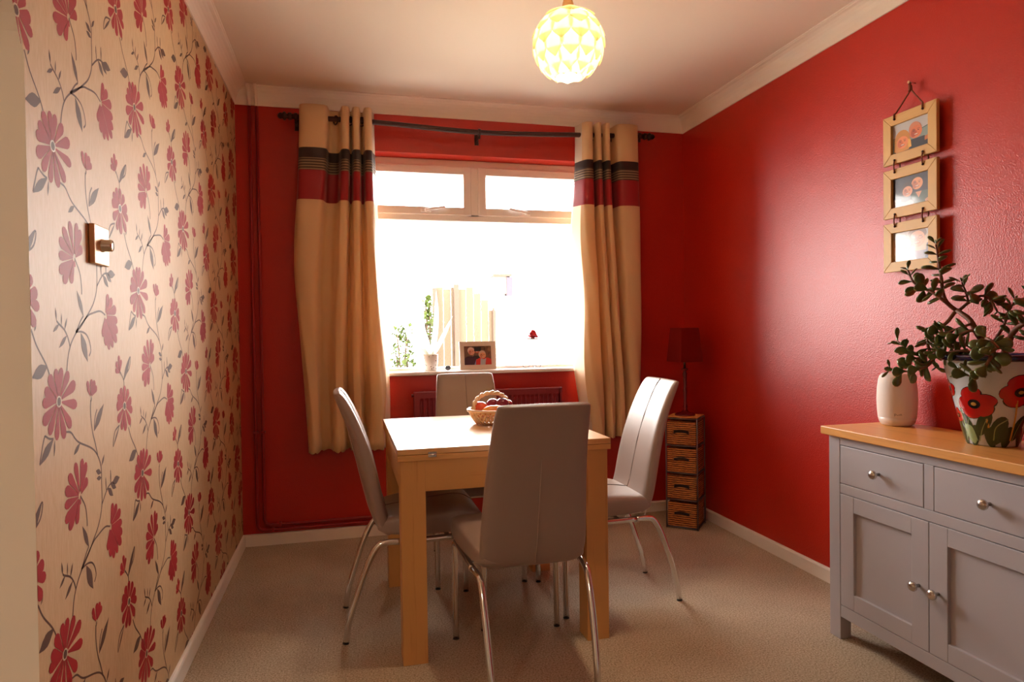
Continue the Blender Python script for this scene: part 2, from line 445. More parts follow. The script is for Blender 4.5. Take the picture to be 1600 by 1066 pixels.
fr_ = nt.nodes.new('ShaderNodeFresnel'); fr_.inputs['IOR'].default_value = 1.3; mx_ = nt.nodes.new('ShaderNodeMixShader')
nt.links.new(fr_.outputs[0], mx_.inputs[0]); nt.links.new(tr_.outputs[0], mx_.inputs[1]); nt.links.new(gl_.outputs[0], mx_.inputs[2]); nt.links.new(mx_.outputs[0], nt.nodes['Material Output'].inputs[0])
for a, b, c, d in ((WX0+.045, WZ0+.03, WX1-.045, 1.762), (WX0+.085, 1.83, .68, WZ1-.08), (.80, 1.83, WX1-.085, WZ1-.08)):
    mb = MB(); W(mb, (a, FY+.03, b), (c, FY+.036, d), 0); mb.build('pane', m_glass, win)
for hx, s in ((.455, 1), (1.045, -1)):
    mb = MB()
    W(mb, (hx-.03, FY-.02, 1.802), (hx+.03, FY-.008, 1.822), .003)
    mb.ball(Vector((hx, FY-.026, 1.812))-wo, .012, None, 10)
    mb.tube([Vector((hx, FY-.032, 1.812))-wo, Vector((hx+s*.03, FY-.036, 1.818))-wo, Vector((hx+s*.105, FY-.036, 1.832))-wo], [.008, .008, .006], None, 8)
    mb.build('handle', m_upvc, win)
mb = MB(); mb.box((WX0-.06, YB-.03, WZ0-.001), (WX1+.06, FY+.01, WZ0+.02), None, .008, 3)
struct(mb, 'trim_4', m_upvc)

# ------------------------------------------------------------------ curtains, pole
def weave(name, col, rough=.75, trans=.28, sheen=.2):
    m = mat(name, col, rough, trans=trans, sheen=sheen)
    tc = N(m, 'ShaderNodeTexCoord'); n = N(m, 'ShaderNodeTexNoise'); n.inputs['Scale'].default_value = 300
    b = N(m, 'ShaderNodeBump'); b.inputs['Strength'].default_value = .2; b.inputs['Distance'].default_value = .001
    L(m, tc.outputs['Object'], n.inputs['Vector']); L(m, n.outputs['Fac'], b.inputs['Height']); L(m, b.outputs['Normal'], P(m).inputs['Normal']); return m
m_gold = weave('gold_curtain_cloth', rgb(230, 194, 146), .6, .1)
m_cdark = weave('dark_brown_curtain_band', rgb(42, 26, 26), .6, .03)
m_cred = weave('crimson_satin_band', rgb(160, 18, 34), .4, .12)
m_cpat = weave('patterned_grey_band', rgb(146, 120, 92), .7, .1)
def band_pattern(m):
    tc = N(m, 'ShaderNodeTexCoord'); sp = N(m, 'ShaderNodeSeparateXYZ'); w = N(m, 'ShaderNodeTexWave', wave_type='BANDS', bands_direction='Z')
    w.inputs['Scale'].default_value = 22; w.inputs['Distortion'].default_value = 0
    w2 = N(m, 'ShaderNodeTexWave', wave_type='BANDS', bands_direction='X'); w2.inputs['Scale'].default_value = 34
    mu = N(m, 'ShaderNodeMath', operation='MULTIPLY'); r = ramp(m, [(.3, rgb(158, 132, 102)), (.55, rgb(66, 44, 38))])
    L(m, tc.outputs['Object'], w.inputs['Vector']); L(m, tc.outputs['Object'], w2.inputs['Vector'])
    L(m, w.outputs['Fac'], mu.inputs[0]); L(m, w2.outputs['Fac'], mu.inputs[1]); mu.use_clamp = True
    L(m, w.outputs['Fac'], r.inputs[0]); L(m, r.outputs[0], P(m).inputs['Base Color'])
band_pattern(m_cpat)
RODY = 3.6
m_lining = weave('white_curtain_lining', rgb(246, 240, 230), .7, .55)
def curtain(name, label, top, bot, edge, zt, zb, bands, rings_at, lin):
    """top/bot: plan control points (x,y); edge(i,n,z) -> x shift; bands: z limits"""
    root = thing(name, label, 'curtain', (bot[len(bot)//2][0], RODY, zb), 0, 'eyelet curtains')
    ro = root.location.copy()
    t = crom([(x, y, 0) for x, y in top], 4); b = crom([(x, y, 0) for x, y in bot], 4)
    zs = [zt]; z = zt
    lim = [zt]+list(bands)+[zb]
    zs = []
    for a, c in zip(lim, lim[1:]):
        k = max(1, int((a-c)/.045))
        zs += [a-(a-c)*j/k for j in range(k)]
    zs.append(zb)
    mb = MB(); mats = [m_gold, m_cdark, m_cpat, m_cred, m_gold]
    grid = []
    nn = len(t)
    for z in zs:
        f = (zt-z)/(zt-zb); g = f*f*(3-2*f); row = []
        for i in range(nn):
            p = t[i].lerp(b[i], g)
            x = p.x+edge(i/(nn-1), z)+.004*math.sin(z*9+i*.7)*f
            y = p.y+.004*math.sin(z*7+i*.5)*f
            y = min(max(y, 3.515), 3.648)
            zz = z
            if z == zb: zz = zb+.004*math.sin(i*.9)
            row.append(mb.bm.verts.new(Vector((x, y, zz))-ro))
        grid.append(row)
    for r in range(len(zs)-1):
        zc = (zs[r]+zs[r+1])/2
        k = sum(1 for q in bands if zc < q)
        mi = mb.slot(mats[k])
        for i in range(nn-1):
            u = (i+.5)/(nn-1); mi = mb.slot(m_lining if k in (0, 4) and (u > 1-lin[1] or u < lin[0]) else mats[k])
            f = mb.bm.faces.new((grid[r][i], grid[r][i+1], grid[r+1][i+1], grid[r+1][i])); f.material_index = mi; f.smooth = True
    o = mb.build('curtain_panel', None, root, fixn=False)
    sm = o.modifiers.new('thick', 'SOLIDIFY'); sm.thickness = .0016
    for x, y, a in rings_at:
        mb = MB(); ring = []
        for k in range(25):
            q = 2*math.pi*k/24
            ring.append((0, .022*math.cos(q), .022*math.sin(q)))
        mb.tube(ring, .004, None, 6); mb.xf(Matrix.Rotation(a, 4, 'Z'))
        e = mb.build('eyelet', m_rod, root, Vector((x, y, 2.237))-ro)
    return root
def folds(first, ridges, valleys, last, yf=3.546, yb=3.646):
    """plan of the pleats: flat fronts (centre, half width) with narrow valleys between them"""
    p = list(first)
    for k, (c, h_) in enumerate(ridges):
        p += [(c-h_, yf+.016), (c-h_*.45, yf), (c+h_*.45, yf), (c+h_, yf+.016)]
        if k < len(valleys):
            a, b = valleys[k]; p += [(a, yb-.012), ((a+b)/2, yb), (b, yb-.012)]
    return p+list(last)
topL = folds([(-.195, 3.644), (-.212, 3.61)], [(-.142, .064), (.014, .017), (.070, .016), (.129, .017)], [(-.066, -.014), (.037, .047), (.092, .106)], [(.152, 3.60), (.164, 3.645)])
botL = folds([(-.190, 3.642), (-.203, 3.61)], [(-.172, .022), (-.046, .022), (.048, .022), (.146, .032)], [(-.138, -.086), (-.008, .012), (.084, .102)], [(.192, 3.60), (.212, 3.645)])
def edgeL(u, z):
    a = max(0, 1-u*2.6); b = max(0, (u-.8)/.2)
    return -.052*a*math.exp(-((z-1.45)/.5)**2)+b*.02*math.exp(-((z-.85)/.25)**2)
curtain('curtain', 'gold curtain with black and crimson bands left of the window, near the pipes', topL, botL, edgeL, 2.297, .494, (2.075, 2.022, 1.960, 1.808), [(-.035, RODY, .5), (.035, RODY, 1.2), (.098, RODY, 1.2)], (0, .045))
topR = folds([(1.314, 3.646), (1.326, 3.60)], [(1.364, .024), (1.427, .013), (1.478, .014), (1.604, .062)], [(1.396, 1.408), (1.447, 1.458), (1.500, 1.532)], [(1.676, 3.61), (1.668, 3.644)])
botR = folds([(1.366, 3.646), (1.384, 3.60)], [(1.424, .022), (1.490, .016), (1.550, .017), (1.634, .033)], [(1.454, 1.468), (1.512, 1.526), (1.574, 1.592)], [(1.684, 3.61), (1.676, 3.642)])
def edgeR(u, z):
    a = max(0, 1-u*5); b = max(0, (u-.75)/.25)
    return -a*(.075*math.exp(-((z-.95)/.38)**2)+.045*math.exp(-((z-1.65)/.3)**2))+.018*b*math.exp(-((z-1.5)/.6)**2)
curtain('curtain', 'gold curtain with black and crimson bands right of the window, near the lamp', topR, botR, edgeR, 2.303, .49, (2.088, 2.042, 1.980, 1.832), [(1.518, RODY, -.4), (1.40, RODY, -1.2)], (.055, 0))
rod = thing('curtain_pole', 'dark brown metal curtain pole with ribbed finials above the window', 'curtain pole', (.739, RODY, 2.2))
ro = Vector(rod.location)
def rel(pts, o): return [Vector(p)-Vector(o) for p in pts]
mb = MB(); mb.tube(rel(crom([(-.265, RODY, 2.243), (.15, RODY, 2.240), (.739, RODY, 2.220), (1.32, RODY, 2.240), (1.735, RODY, 2.256)], 6), ro), .0135, None, 14); mb.build('pole', m_rod, rod)
for x, z, s in ((-.265, 2.243, -1), (1.735, 2.256, 1)):
    mb = MB(); mb.lathe([(.012, -.01), (.019, -.008), (.019, .006), (.012, .010), (.012, .016), (.022, .022), (.022, .030), (.014, .036), (.017, .046), (.011, .056), (.004, .06)], None, 16, (0, 0, 0), 'x')
    if s < 0: mb.xf(Matrix.Rotation(math.pi, 4, 'Z'))
    mb.build('finial', m_rod, rod, Vector((x, RODY, z))-ro)
for x, z in ((-.235, 2.243), (.735, 2.22), (1.70, 2.256)):
    mb = MB(); mb.lathe([(.016, -.008), (.019, -.006), (.019, .006), (.016, .008)], None, 14, (0, 0, 0), 'x')
    mb.box((-.005, 0, -.028), (.005, YB-RODY, -.016), None, .002); mb.box((-.004, -.002, -.03), (.004, .006, -.01), None, .001)
    mb.box((-.012, YB-RODY-.006, -.05), (.012, YB-RODY, .01), None, .002); mb.tube([(0, 0, -.016), (0, 0, -.036)], .006, None, 8)
    mb.build('bracket', m_rod, rod, Vector((x, RODY, z))-ro)

# ------------------------------------------------------------------ pipes, radiator
def pipe(label, x, zf, dy, xe):
    root = thing('heating_pipe', label, 'pipe', (x, YB-dy, 0), 0, 'heating pipes in the left corner')
    o = root.location; y = YB-dy
    b = .03
    mb = MB(); mb.tube(rel([(x, y, H-CH-.004), (x, y, 1.5), (x, y, zf+b), (x+b*.3, y, zf+b*.3), (x+b, y, zf), (xe-b, y, zf), (xe, y, zf+b*.3), (xe, y, .30)], o), .0078, None, 10); mb.build('pipe_run', m_redgloss, root)
    mb = MB(); mb.tube(rel([(x, y, H-CH-.006), (x, y-.004, H-CH+.015), (x+.002, y-.045, H-.03), (x, y-.066, H)], o), .0083, None, 10); mb.build('painted_section', m_cov, root)
    for z in (.60,):
        mb = MB(); mb.box(Vector((x-.012, y-.012, z-.006))-o, Vector((x+.012, YB, z+.006))-o, None, .002); mb.build('pipe_clip', m_redgloss, root)
    mb = MB(); mb.box(Vector((.07+x, y-.012, zf-.011))-o, Vector((.085+x, YB, zf+.011))-o, None, .002); mb.build('pipe_clip', m_redgloss, root)
pipe('left of two thin red pipes running down the back wall corner', -.470, .082, .016, .300)
pipe('right of two thin red pipes running down the back wall beside the curtain', -.434, .108, .016, .325)
m_rad = mat('radiator_red_paint', rgb(128, 22, 30), .45)
rad = thing('radiator', 'dark red panel radiator under the windowsill', 'radiator', (.77, 3.61, .18))
o = rad.location; x0, x1, z0, z1 = .35, 1.195, .2, .79
mb = MB(); ring = []
prof = []
k = 0; x = x0+.03
pts = [(x0, 3.585), (x0+.02, 3.585)]
while x < x1-.03:
    pts += [(x, 3.585), (x+.005, 3.592), (x+.016, 3.592), (x+.021, 3.585)]; x += .026
pts += [(x1-.02, 3.585), (x1, 3.585)]
mb.rings([rel([(a, b, z0+.03) for a, b in pts], o), rel([(a, b, z1-.05) for a, b in pts], o)], None, False, False, False, False)
mb.rings([rel([(a, b, z1-.05) for a, b in pts], o), rel([(a, 3.585, z1-.035) for a, b in pts], o), rel([(a, 3.585, z1-.004) for a, b in pts], o), rel([(a, 3.59, z1) for a, b in pts], o), rel([(a, 3.61, z1) for a, b in pts], o)], None, False, False, False, False)
mb.box(Vector((x0, 3.594, z0))-o, Vector((x1, 3.612, z1))-o, None, .004)
mb.box(Vector((x0, 3.60, z0+.1))-o, Vector((x0+.05, YB-.001, z0+.14))-o); mb.box(Vector((x1-.05, 3.60, z0+.1))-o, Vector((x1, YB-.001, z0+.14))-o)
mb.build('panel', m_rad, rad)
mb = MB(); mb.tube(rel([(x0-.012, 3.60, z1-.02), (x0+.004, 3.60, z1-.02)], o), .009, None, 10); mb.build('valve', m_rad, rad)
mb = MB(); mb.tube(rel([(x0-.03, 3.605, z0+.04), (x0+.004, 3.605, z0+.04)], o), .012, None, 10); mb.build('valve', m_rad, rad)

# ------------------------------------------------------------------ dining table
TX, TY, TR, TW, TD, TZ = .533, 2.600, .005, .757, .808, .7273
tab = thing('dining_table', 'square oak dining table with thick block legs in the middle of the carpet', 'table', (TX, TY, 0), TR)
w, d = TW/2, TD/2
mb = MB(); mb.box((-w, -d, TZ-.0195), (w, d, TZ), None, .0015); mb.build('tabletop', m_oaktop, tab)
mb = MB(); mb.box((-w, -d, TZ-.0405), (w, d, TZ-.0205), None, .0015); mb.build('extension_leaf', m_oakx, tab)
lw = .083; q = .010
for sx in (-1, 1):
    for sy in (-1, 1):
        mb = MB(); a = (sx*(w-q), sy*(d-q)); b = (sx*(w-q-lw), sy*(d-q-lw))
        mb.box((min(a[0], b[0]), min(a[1], b[1]), 0), (max(a[0], b[0]), max(a[1], b[1]), TZ-.041), None, .0015); mb.build('leg', m_oakz, tab)
for s in (-1, 1):
    y = s*(d-q-.012); mb = MB(); mb.box((-w+q+lw, y-.011, TZ-.041-.105), (w-q-lw, y+.011, TZ-.041)); mb.build('apron', m_oakx, tab)
    x = s*(w-q-.012); mb = MB(); mb.box((x-.011, -d+q+lw, TZ-.041-.105), (x+.011, d-q-lw, TZ-.041)); mb.build('apron', m_oaky, tab)
mb = MB(); mb.box((-.277, -d-.004, TZ-.030), (-.249, -d+.001, TZ-.012), None, .001)
for z in (-.0265, -.0155):
    for x in (-.27, -.256): mb.tube([(x, -d-.006, TZ+z), (x, -d-.003, TZ+z)], .003, None, 8)
mb.tube([(-.275, -d-.005, TZ-.021), (-.251, -d-.005, TZ-.021)], .002, None, 6)
mb.build('clasp', m_nickel, tab)

# ------------------------------------------------------------------ chairs
m_seam2 = mat('pale_stitched_seam', rgb(186, 164, 150), .5)
# side profile: (front point, back point, half width, forward wrap at the edges); u = forward from the rear feet
BACK = [((.185, .402), (.150, .366), .166, .004), ((.158, .432), (.112, .392), .171, .006), ((.141, .480), (.090, .452), .173, .010), ((.128, .545), (.070, .535), .169, .014),
        ((.105, .645), (.048, .632), .163, .016), ((.073, .745), (.022, .732), .156, .016), ((.034, .838), (-.010, .826), .150, .013), ((.010, .882), (-.030, .872), .146, .010), ((-.006, .900), (-.034, .891), .142, .008)]
SEAT = [((.118, .425), (.118, .395), .160), ((.150, .447), (.140, .377), .176), ((.22, .456), (.22, .371), .192), ((.32, .466), (.32, .371), .205), ((.41, .474), (.41, .373), .213), ((.455, .468), (.453, .380), .213), ((.492, .447), (.488, .388), .208), ((.506, .428), (.503, .398), .198)]
NS = 28
def sgn(v, e): return math.copysign(abs(v)**e, v)
def shell(st, wrap=True, tail=True, ew=.30, et=.7):
    rings = []
    def ring(F, B, hw, wr, sc=1, sw=1):
        c = Vector((0, (F[0]+B[0])/2, (F[1]+B[1])/2)); h = (Vector((0, *F))-Vector((0, *B)))*.5
        out = []
        for k in range(NS):
            a = 2*math.pi*k/NS
            x = sgn(math.cos(a), ew); t = sgn(math.sin(a), et)
            out.append(c+Vector((x*hw*sw, 0, 0))+h*t*sc+Vector((0, wr*x*x*(1 if wrap else 0), 0)))
        return out
    s0 = st[0]
    rings.append(ring(s0[0], s0[1], s0[2], s0[3] if wrap else 0, .55, .97))
    for s in st: rings.append(ring(s[0], s[1], s[2], s[3] if wrap else 0))
    s = st[-1]; dv = Vector((0, *s[0]))-Vector((0, *st[-2][0]))
    F = (s[0][0]+dv.y*.35, s[0][1]+dv.z*.3); B = (s[1][0]+dv.y*.35, s[1][1]+dv.z*.3)
    rings.append(ring(F, B, s[2]*.985, s[3] if wrap else 0, .6))
    return rings
def make_chair(label, group):
    root = thing('dining_chair', label, 'chair', (0, 0, 0), 0, group)
    sh = Matrix.Translation((0, -.25, 0))
    mb = MB(); mb.rings(shell(BACK), None); mb.xf(sh); bk = mb.build('backrest', m_leather, root)
    mb = MB(); mb.rings(shell(SEAT, False, True, .28, .42), None); mb.xf(sh); se = mb.build('seat', m_leather, root)
    for o in (bk, se):
        s = o.modifiers.new('smooth', 'SUBSURF'); s.levels = 1; s.render_levels = 2
    mb = MB(); mb.tube([(0, f[0]-.25+.0012, f[1]+.0004) for f, b, w_, g in BACK[1:]], .0016, None, 6)
    mb.build('seam', m_seam, bk)
    mb = MB(); mb.tube([(0, b[0]-.25-.0006, b[1]-.0002) for f, b, w_, g in BACK[1:6]], .0014, None, 6); mb.build('seam', m_seam2, bk)
    mb = MB(); mb.tube(crom([(0, f[0]-.25, f[1]+.0008) for f, b, w_ in SEAT[1:7]], 4), .0014, None, 6); mb.build('seam', m_seam, se)
    for s in (-1, 1):
        mb = MB(); mb.tube(crom([(s*.182, -.05, .358), (s*.176, -.10, .357), (s*.173, -.135, .343), (s*.171, -.172, .275), (s*.168, -.208, .175), (s*.164, -.237, .08), (s*.160, -.250, .004)], 5), .0112, None, 12)
        lg = mb.build('leg', m_chrome, root)
        mb = MB(); mb.tube([(s*.160, -.2505, 0), (s*.1602, -.2497, .004)], .0117, None, 12); mb.build('foot_cap', m_dark, lg)
        mb = MB(); mb.tube(crom([(s*.182, -.05, .358), (s*.186, .06, .359), (s*.190, .17, .364), (s*.191, .218, .363), (s*.192, .243, .350), (s*.192, .250, .325), (s*.192, .250, .17), (s*.192, .25, .004)], 5), .0112, None, 12)
        lg = mb.build('leg', m_chrome, root)
        mb = MB(); mb.tube([(s*.192, .25, 0), (s*.192, .25, .004)], .0117, None, 12); mb.build('foot_cap', m_dark, lg)
    mb = MB(); mb.tube([(-.185, .02, .3575), (.185, .02, .3575)], .009, None, 10); mb.tube([(-.188, .12, .3625), (.188, .12, .3625)], .009, None, 10); mb.build('cross_bar', m_chrome, root)
    return root
G = 'dining chairs around the table'
ch = make_chair('taupe leather chair nearest the camera, its back turned to us', G)
spots = [(None, .560, 2.105, 0), ('taupe leather chair left of the table, in profile before the left curtain', .230, 2.585, -90), ('taupe leather chair right of the table, beside the wicker drawer tower', 1.058, 2.600, 90), ('taupe leather chair on the far side of the table, under the windowsill', .572, 3.072, 177)]
for lb, x, y, a in spots:
    o = ch if lb is None else copy_tree(ch)
    if lb: o['label'] = lb
    o.location = (x, y, 0); o.rotation_euler = (0, 0, R(a))

# ------------------------------------------------------------------ fruit basket
BX, BY = .585, 2.70
m_cer = mat('cream_glazed_ceramic', rgb(226, 196, 160), .25)
bas = thing('fruit_basket', 'small cream ceramic lattice basket with a twisted handle on the table', 'basket', (BX, BY, TZ))
mb = MB()
def br(z): return .052+.043*(z/.062)**.6
for s in (-1, 1):
    for k in range(26):
        a0 = 2*math.pi*k/26; mb.tube([((br(z))*math.cos(a0+s*z*9), br(z)*math.sin(a0+s*z*9), z) for z in (.004, .016, .028, .04, .05, .058)], .0046, None, 6)
mb.lathe([(.0, .002), (.05, .002), (.054, .006), (.05, .010), (0, .008)], None, 28, cap=False)
mb.build('lattice_bowl', m_cer, bas)
mb = MB(); mb.tube([(.097*math.cos(k*math.pi/18), .097*math.sin(k*math.pi/18), .060+.0015*math.sin(k*3)) for k in range(37)], .0065, None, 8); mb.build('rim', m_cer, bas)
mb = MB()
for ph in (0, math.pi):
    pts = []
    for k in range(41):
        a = math.pi*k/40; x = -.086*math.cos(a); z = .060+.070*math.sin(a)**.8
        nx, nz = -math.cos(a), math.sin(a)
        t = k*.75+ph
        pts.append((x+nx*.0045*math.cos(t), .0045*math.sin(t), z+nz*.0045*math.cos(t)))
    mb.tube(pts, .0058, None, 8)
mb.xf(Matrix.Rotation(R(20), 4, 'Z')); mb.build('handle', m_cer, bas)
def fruit(name, label, cat, c, r, col, scale=(1, 1, 1), rot=None, rough=.3, group=None, stem=True, colvar=None):
    m = mat(name+'_skin_'+str(len(MATS)), col, rough, coat=.2)
    if colvar:
        tc = N(m, 'ShaderNodeTexCoord'); n = N(m, 'ShaderNodeTexNoise'); n.inputs['Scale'].default_value = 14; rr = ramp(m, [(.4, col), (.65, colvar)])
        L(m, tc.outputs['Object'], n.inputs['Vector']); L(m, n.outputs['Fac'], rr.inputs[0]); L(m, rr.outputs[0], P(m).inputs['Base Color'])
    root = thing(name, label, cat, Vector((BX, BY, TZ))+Vector(c), 0, group)
    mb = MB(); mb.ball((0, 0, 0), r, None, 20, scale, rot)
    for v in mb.bm.verts:
        if abs(v.co.x)+abs(v.co.y) < r*.5 and v.co.z > 0: v.co.z -= r*.12*(1-(abs(v.co.x)+abs(v.co.y))/(r*.5))
    mb.build('flesh', m, root)
    if stem:
        mb = MB(); mb.tube([(0, 0, r*scale[2]*.8), (.002, 0, r*scale[2]*1.15)], .0012, None, 6); mb.build('stalk', m_seam, root)
fruit('apple', 'red apple at the left of the ceramic basket', 'apple', (-.050, -.010, .062), .036, rgb(200, 40, 34), rough=.25, colvar=rgb(226, 96, 50))
fruit('mango', 'long orange mango at the front of the ceramic basket', 'mango', (.000, -.056, .060), .030, rgb(236, 150, 36), (1.75, .85, .8), Matrix.Rotation(R(8), 3, 'Z'), stem=False, colvar=rgb(220, 110, 30))
fruit('plum', 'dark plum in the middle of the basket behind the mango', 'plum', (.012, .024, .078), .026, rgb(120, 26, 52), group='plums in the basket')
fruit('plum', 'dark plum highest in the basket, with a pale shine', 'plum', (.048, -.004, .080), .028, rgb(116, 22, 48), group='plums in the basket')
fruit('plum', 'dark plum peeping out at the right beside the basket handle', 'plum', (.082, .042, .072), .022, rgb(130, 22, 48), group='plums in the basket')

# ------------------------------------------------------------------ pendant lamp
PX, PY, PZ, PR = .744, 2.12, 2.080, .122
m_petalshade = mat('cream_lamp_scale', rgb(252, 247, 228), .5, trans=.72)
pen = thing('pendant_lamp', 'lit globe pendant lamp of overlapping cream scales hanging from the ceiling', 'lamp', (PX, PY, PZ))
mb = MB()
rows = 6
for r_ in range(rows):
    ph = R(18)+R(118)*r_/(rows-1)          # polar angle of the scale's top
    nsc = max(7, int(round(12*math.sin(min(math.pi-.3, ph+.25)))))
    for k in range(nsc):
        az = 2*math.pi*(k+.5*(r_ % 2))/nsc
        ln = R(37); hw = 1.2*math.pi/nsc
        g = []
        for i in range(11):
            t = i/10; pa = min(ph+ln*t, R(158)); rad = PR*(.955+.075*t)
            wv = hw*(1 if t < .45 else max(.05, 1-((t-.45)/.55)**1.6))
            row = []
            for j in range(7):
                u = (j-3)/3; aa = az+u*wv*(math.sin(min(ph+.3, math.pi-.5))/max(.28, math.sin(pa)) if t < .4 else 1)
                rr = rad-.004*abs(u)
                row.append(mb.bm.verts.new((rr*math.sin(pa)*math.cos(aa), rr*math.sin(pa)*math.sin(aa), rr*math.cos(pa))))
            g.append(row)
        for i in range(10):
            for j in range(6):
                f = mb.bm.faces.new((g[i][j], g[i][j+1], g[i+1][j+1], g[i+1][j])); f.smooth = True
sh_ = mb.build('lamp_shade', m_petalshade, pen, fixn=False)
sd = sh_.modifiers.new('thick', 'SOLIDIFY'); sd.thickness = .0012
m_bulb = bpy.data.materials.new('lit_bulb'); m_bulb.use_nodes = True
P(m_bulb).inputs['Emission Color'].default_value = (1, .80, .50, 1); P(m_bulb).inputs['Emission Strength'].default_value = 45
mb = MB(); mb.ball((0, 0, -.005), .030, None, 16, (1, 1, 1.2)); mb.build('bulb', m_bulb, pen)
m_cordw = mat('cream_flex', rgb(214, 170, 120), .6)
mb = MB(); mb.lathe([(.004, .165), (.012, .160), (.019, .135), (.021, .118), (.019, .06), (.016, .03)], None, 20); mb.build('lamp_holder', m_cordw, pen)
mb = MB(); mb.tube([(0, 0, .16), (0, 0, H-PZ-.02)], .0035, None, 8); mb.build('flex', m_cordw, pen)
mb = MB(); mb.lathe([(.008, H-PZ-.035), (.03, H-PZ-.028), (.04, H-PZ-.012), (.042, H-PZ)], None, 24); mb.build('ceiling_rose', m_cov, pen)
pt = lamp('pendant_bulb_light', 'POINT', (0, 0, -.005), 70, (1, .77, .52), .05); pt.parent = pen

# ------------------------------------------------------------------ sideboard
sb = thing('sideboard', 'grey painted sideboard with an oak top against the right wall', 'sideboard', (1.85, 1.608, 0))
so = Vector(sb.location)
def SB(mb, lo, hi, bev=.0015, m=None):
    lo, hi = Vector(lo)-so, Vector(hi)-so
    mb.box((min(lo.x, hi.x), min(lo.y, hi.y), min(lo.z, hi.z)), (max(lo.x, hi.x), max(lo.y, hi.y), max(lo.z, hi.z)), m, bev)
FX, BXX = 1.690, 2.008; Y1, Y0 = 2.028, 1.188; SZ = .727
mb = MB(); SB(mb, (1.668, Y0-.018, SZ), (2.014, Y1+.018, .756), .003); mb.build('worktop', m_top, sb)
mb = MB()
for ya, yb in ((1.976, Y1), (Y0, 1.24)):
    SB(mb, (FX, ya, 0), (FX+.045, yb, SZ)); SB(mb, (BXX-.045, ya, 0), (BXX, yb, SZ))
SB(mb, (FX+.001, 1.24, .696), (FX+.04, 1.976, SZ)); SB(mb, (FX+.001, 1.24, .525), (FX+.04, 1.976, .559)); SB(mb, (FX+.001, 1.24, .082), (FX+.04, 1.976, .125))
SB(mb, (FX+.001, 1.591, .5592), (FX+.04, 1.625, .6958))
SB(mb, (FX+.02, Y1-.014, .1), (BXX-.02, Y1-.006, SZ)); SB(mb, (FX+.02, Y0+.006, .1), (BXX-.02, Y0+.014, SZ))
SB(mb, (BXX-.012, Y0+.02, .1), (BXX-.004, Y1-.02, SZ)); SB(mb, (FX+.03, Y0+.02, .1), (BXX-.02, Y1-.02, .115))
mb.build('carcass', m_grey, sb)
mb = MB(); SB(mb, (FX+.024, 1.238, .12), (FX+.026, 1.978, .70), 0); mb.build('gap_shade_sheet', m_gap, sb)  # dark sheet, shade put into colour behind the door and drawer gaps
def knob(parent, y, z):
    mb = MB(); mb.lathe([(.0055, 0), (.0055, .012), (.009, .016), (.0145, .021), (.0155, .026), (.013, .031), (.007, .034), (.001, .035)], None, 20, (0, 0, 0), 'x')
    mb.xf(Matrix.Rotation(math.pi, 4, 'Z')); mb.build('knob', m_nickel, parent, Vector((FX, y, z))-so)
for ya, yb in ((1.627, 1.974), (1.242, 1.589)):
    mb = MB(); SB(mb, (FX+.0005, ya, .561), (FX+.022, yb, .694), .002); dr = mb.build('drawer', m_grey, sb); knob(dr, (ya+yb)/2-.002, .627)
for ya, yb, ky in ((1.609, 1.974, 1.643), (1.242, 1.6065, 1.575)):
    mb = MB(); st = .062; z0, z1 = .127, .523
    SB(mb, (FX, ya, z0), (FX+.022, ya+st, z1)); SB(mb, (FX, yb-st, z0), (FX+.022, yb, z1))
    SB(mb, (FX+.0004, ya+st, z0), (FX+.022, yb-st, z0+.055)); SB(mb, (FX+.0004, ya+st, z1-.055), (FX+.022, yb-st, z1))
    SB(mb, (FX+.011, ya+st-.01, z0+.04), (FX+.018, yb-st+.01, z1-.04), 0)
    dr = mb.build('door', m_grey, sb); knob(dr, ky, .318)

# ------------------------------------------------------------------ speaker
m_spk = mat('pale_speaker_fabric', rgb(224, 210, 200), .7, bump=(600, .25, .0006))
m_spkw = mat('white_speaker_plastic', rgb(226, 212, 200), .35)
sp = thing('smart_speaker', 'white rounded cylindrical speaker on the far end of the sideboard', 'speaker', (1.930, 1.968, .756))
mb = MB(); mb.lathe([(.0615, .030), (.0645, .060), (.0655, .095), (.064, .135), (.060, .165), (.056, .178), (.0525, .182)], None, 40, cap=False); mb.build('fabric_body', m_spk, sp)
mb = MB(); mb.lathe([(.0, 0), (.045, 0), (.052, .004), (.058, .014), (.0617, .030), (.0600, .031), (0, .031)], None, 40, cap=False); mb.build('base', m_spkw, sp)
mb = MB(); mb.lathe([(.0528, .181), (.0505, .186), (.046, .188), (.02, .1835), (0, .183)], None, 40, cap=False); mb.build('top_cap', m_spkw, sp)
def text(body, size, m, name, parent, mtx, ext=.0003):
    cu = bpy.data.curves.new(name, 'FONT'); cu.body = body; cu.size = size; cu.align_x = 'CENTER'; cu.extrude = ext
    t = bpy.data.objects.new('t', cu); C.objects.link(t)
    dg = bpy.context.evaluated_depsgraph_get(); me = bpy.data.meshes.new_from_object(t.evaluated_get(dg)); bpy.data.objects.remove(t)
    me.name = name; me.materials.clear(); me.materials.append(m)
    o = bpy.data.objects.new(name, me); C.objects.link(o); o.parent = parent; o.matrix_local = mtx; return o
a = math.atan2(-1.955, -1.927)+R(3); dirv = Vector((math.cos(a), math.sin(a), 0))
xax = Vector((0, 0, 1)).cross(dirv)
mt = Matrix((xax, Vector((0, 0, 1)), dirv)).transposed().to_4x4(); mt.translation = dirv*.0625+Vector((0, 0, .041))
text('polk', .014, mat('grey_lettering', rgb(96, 84, 80), .5), 'lettering', sp, mt)

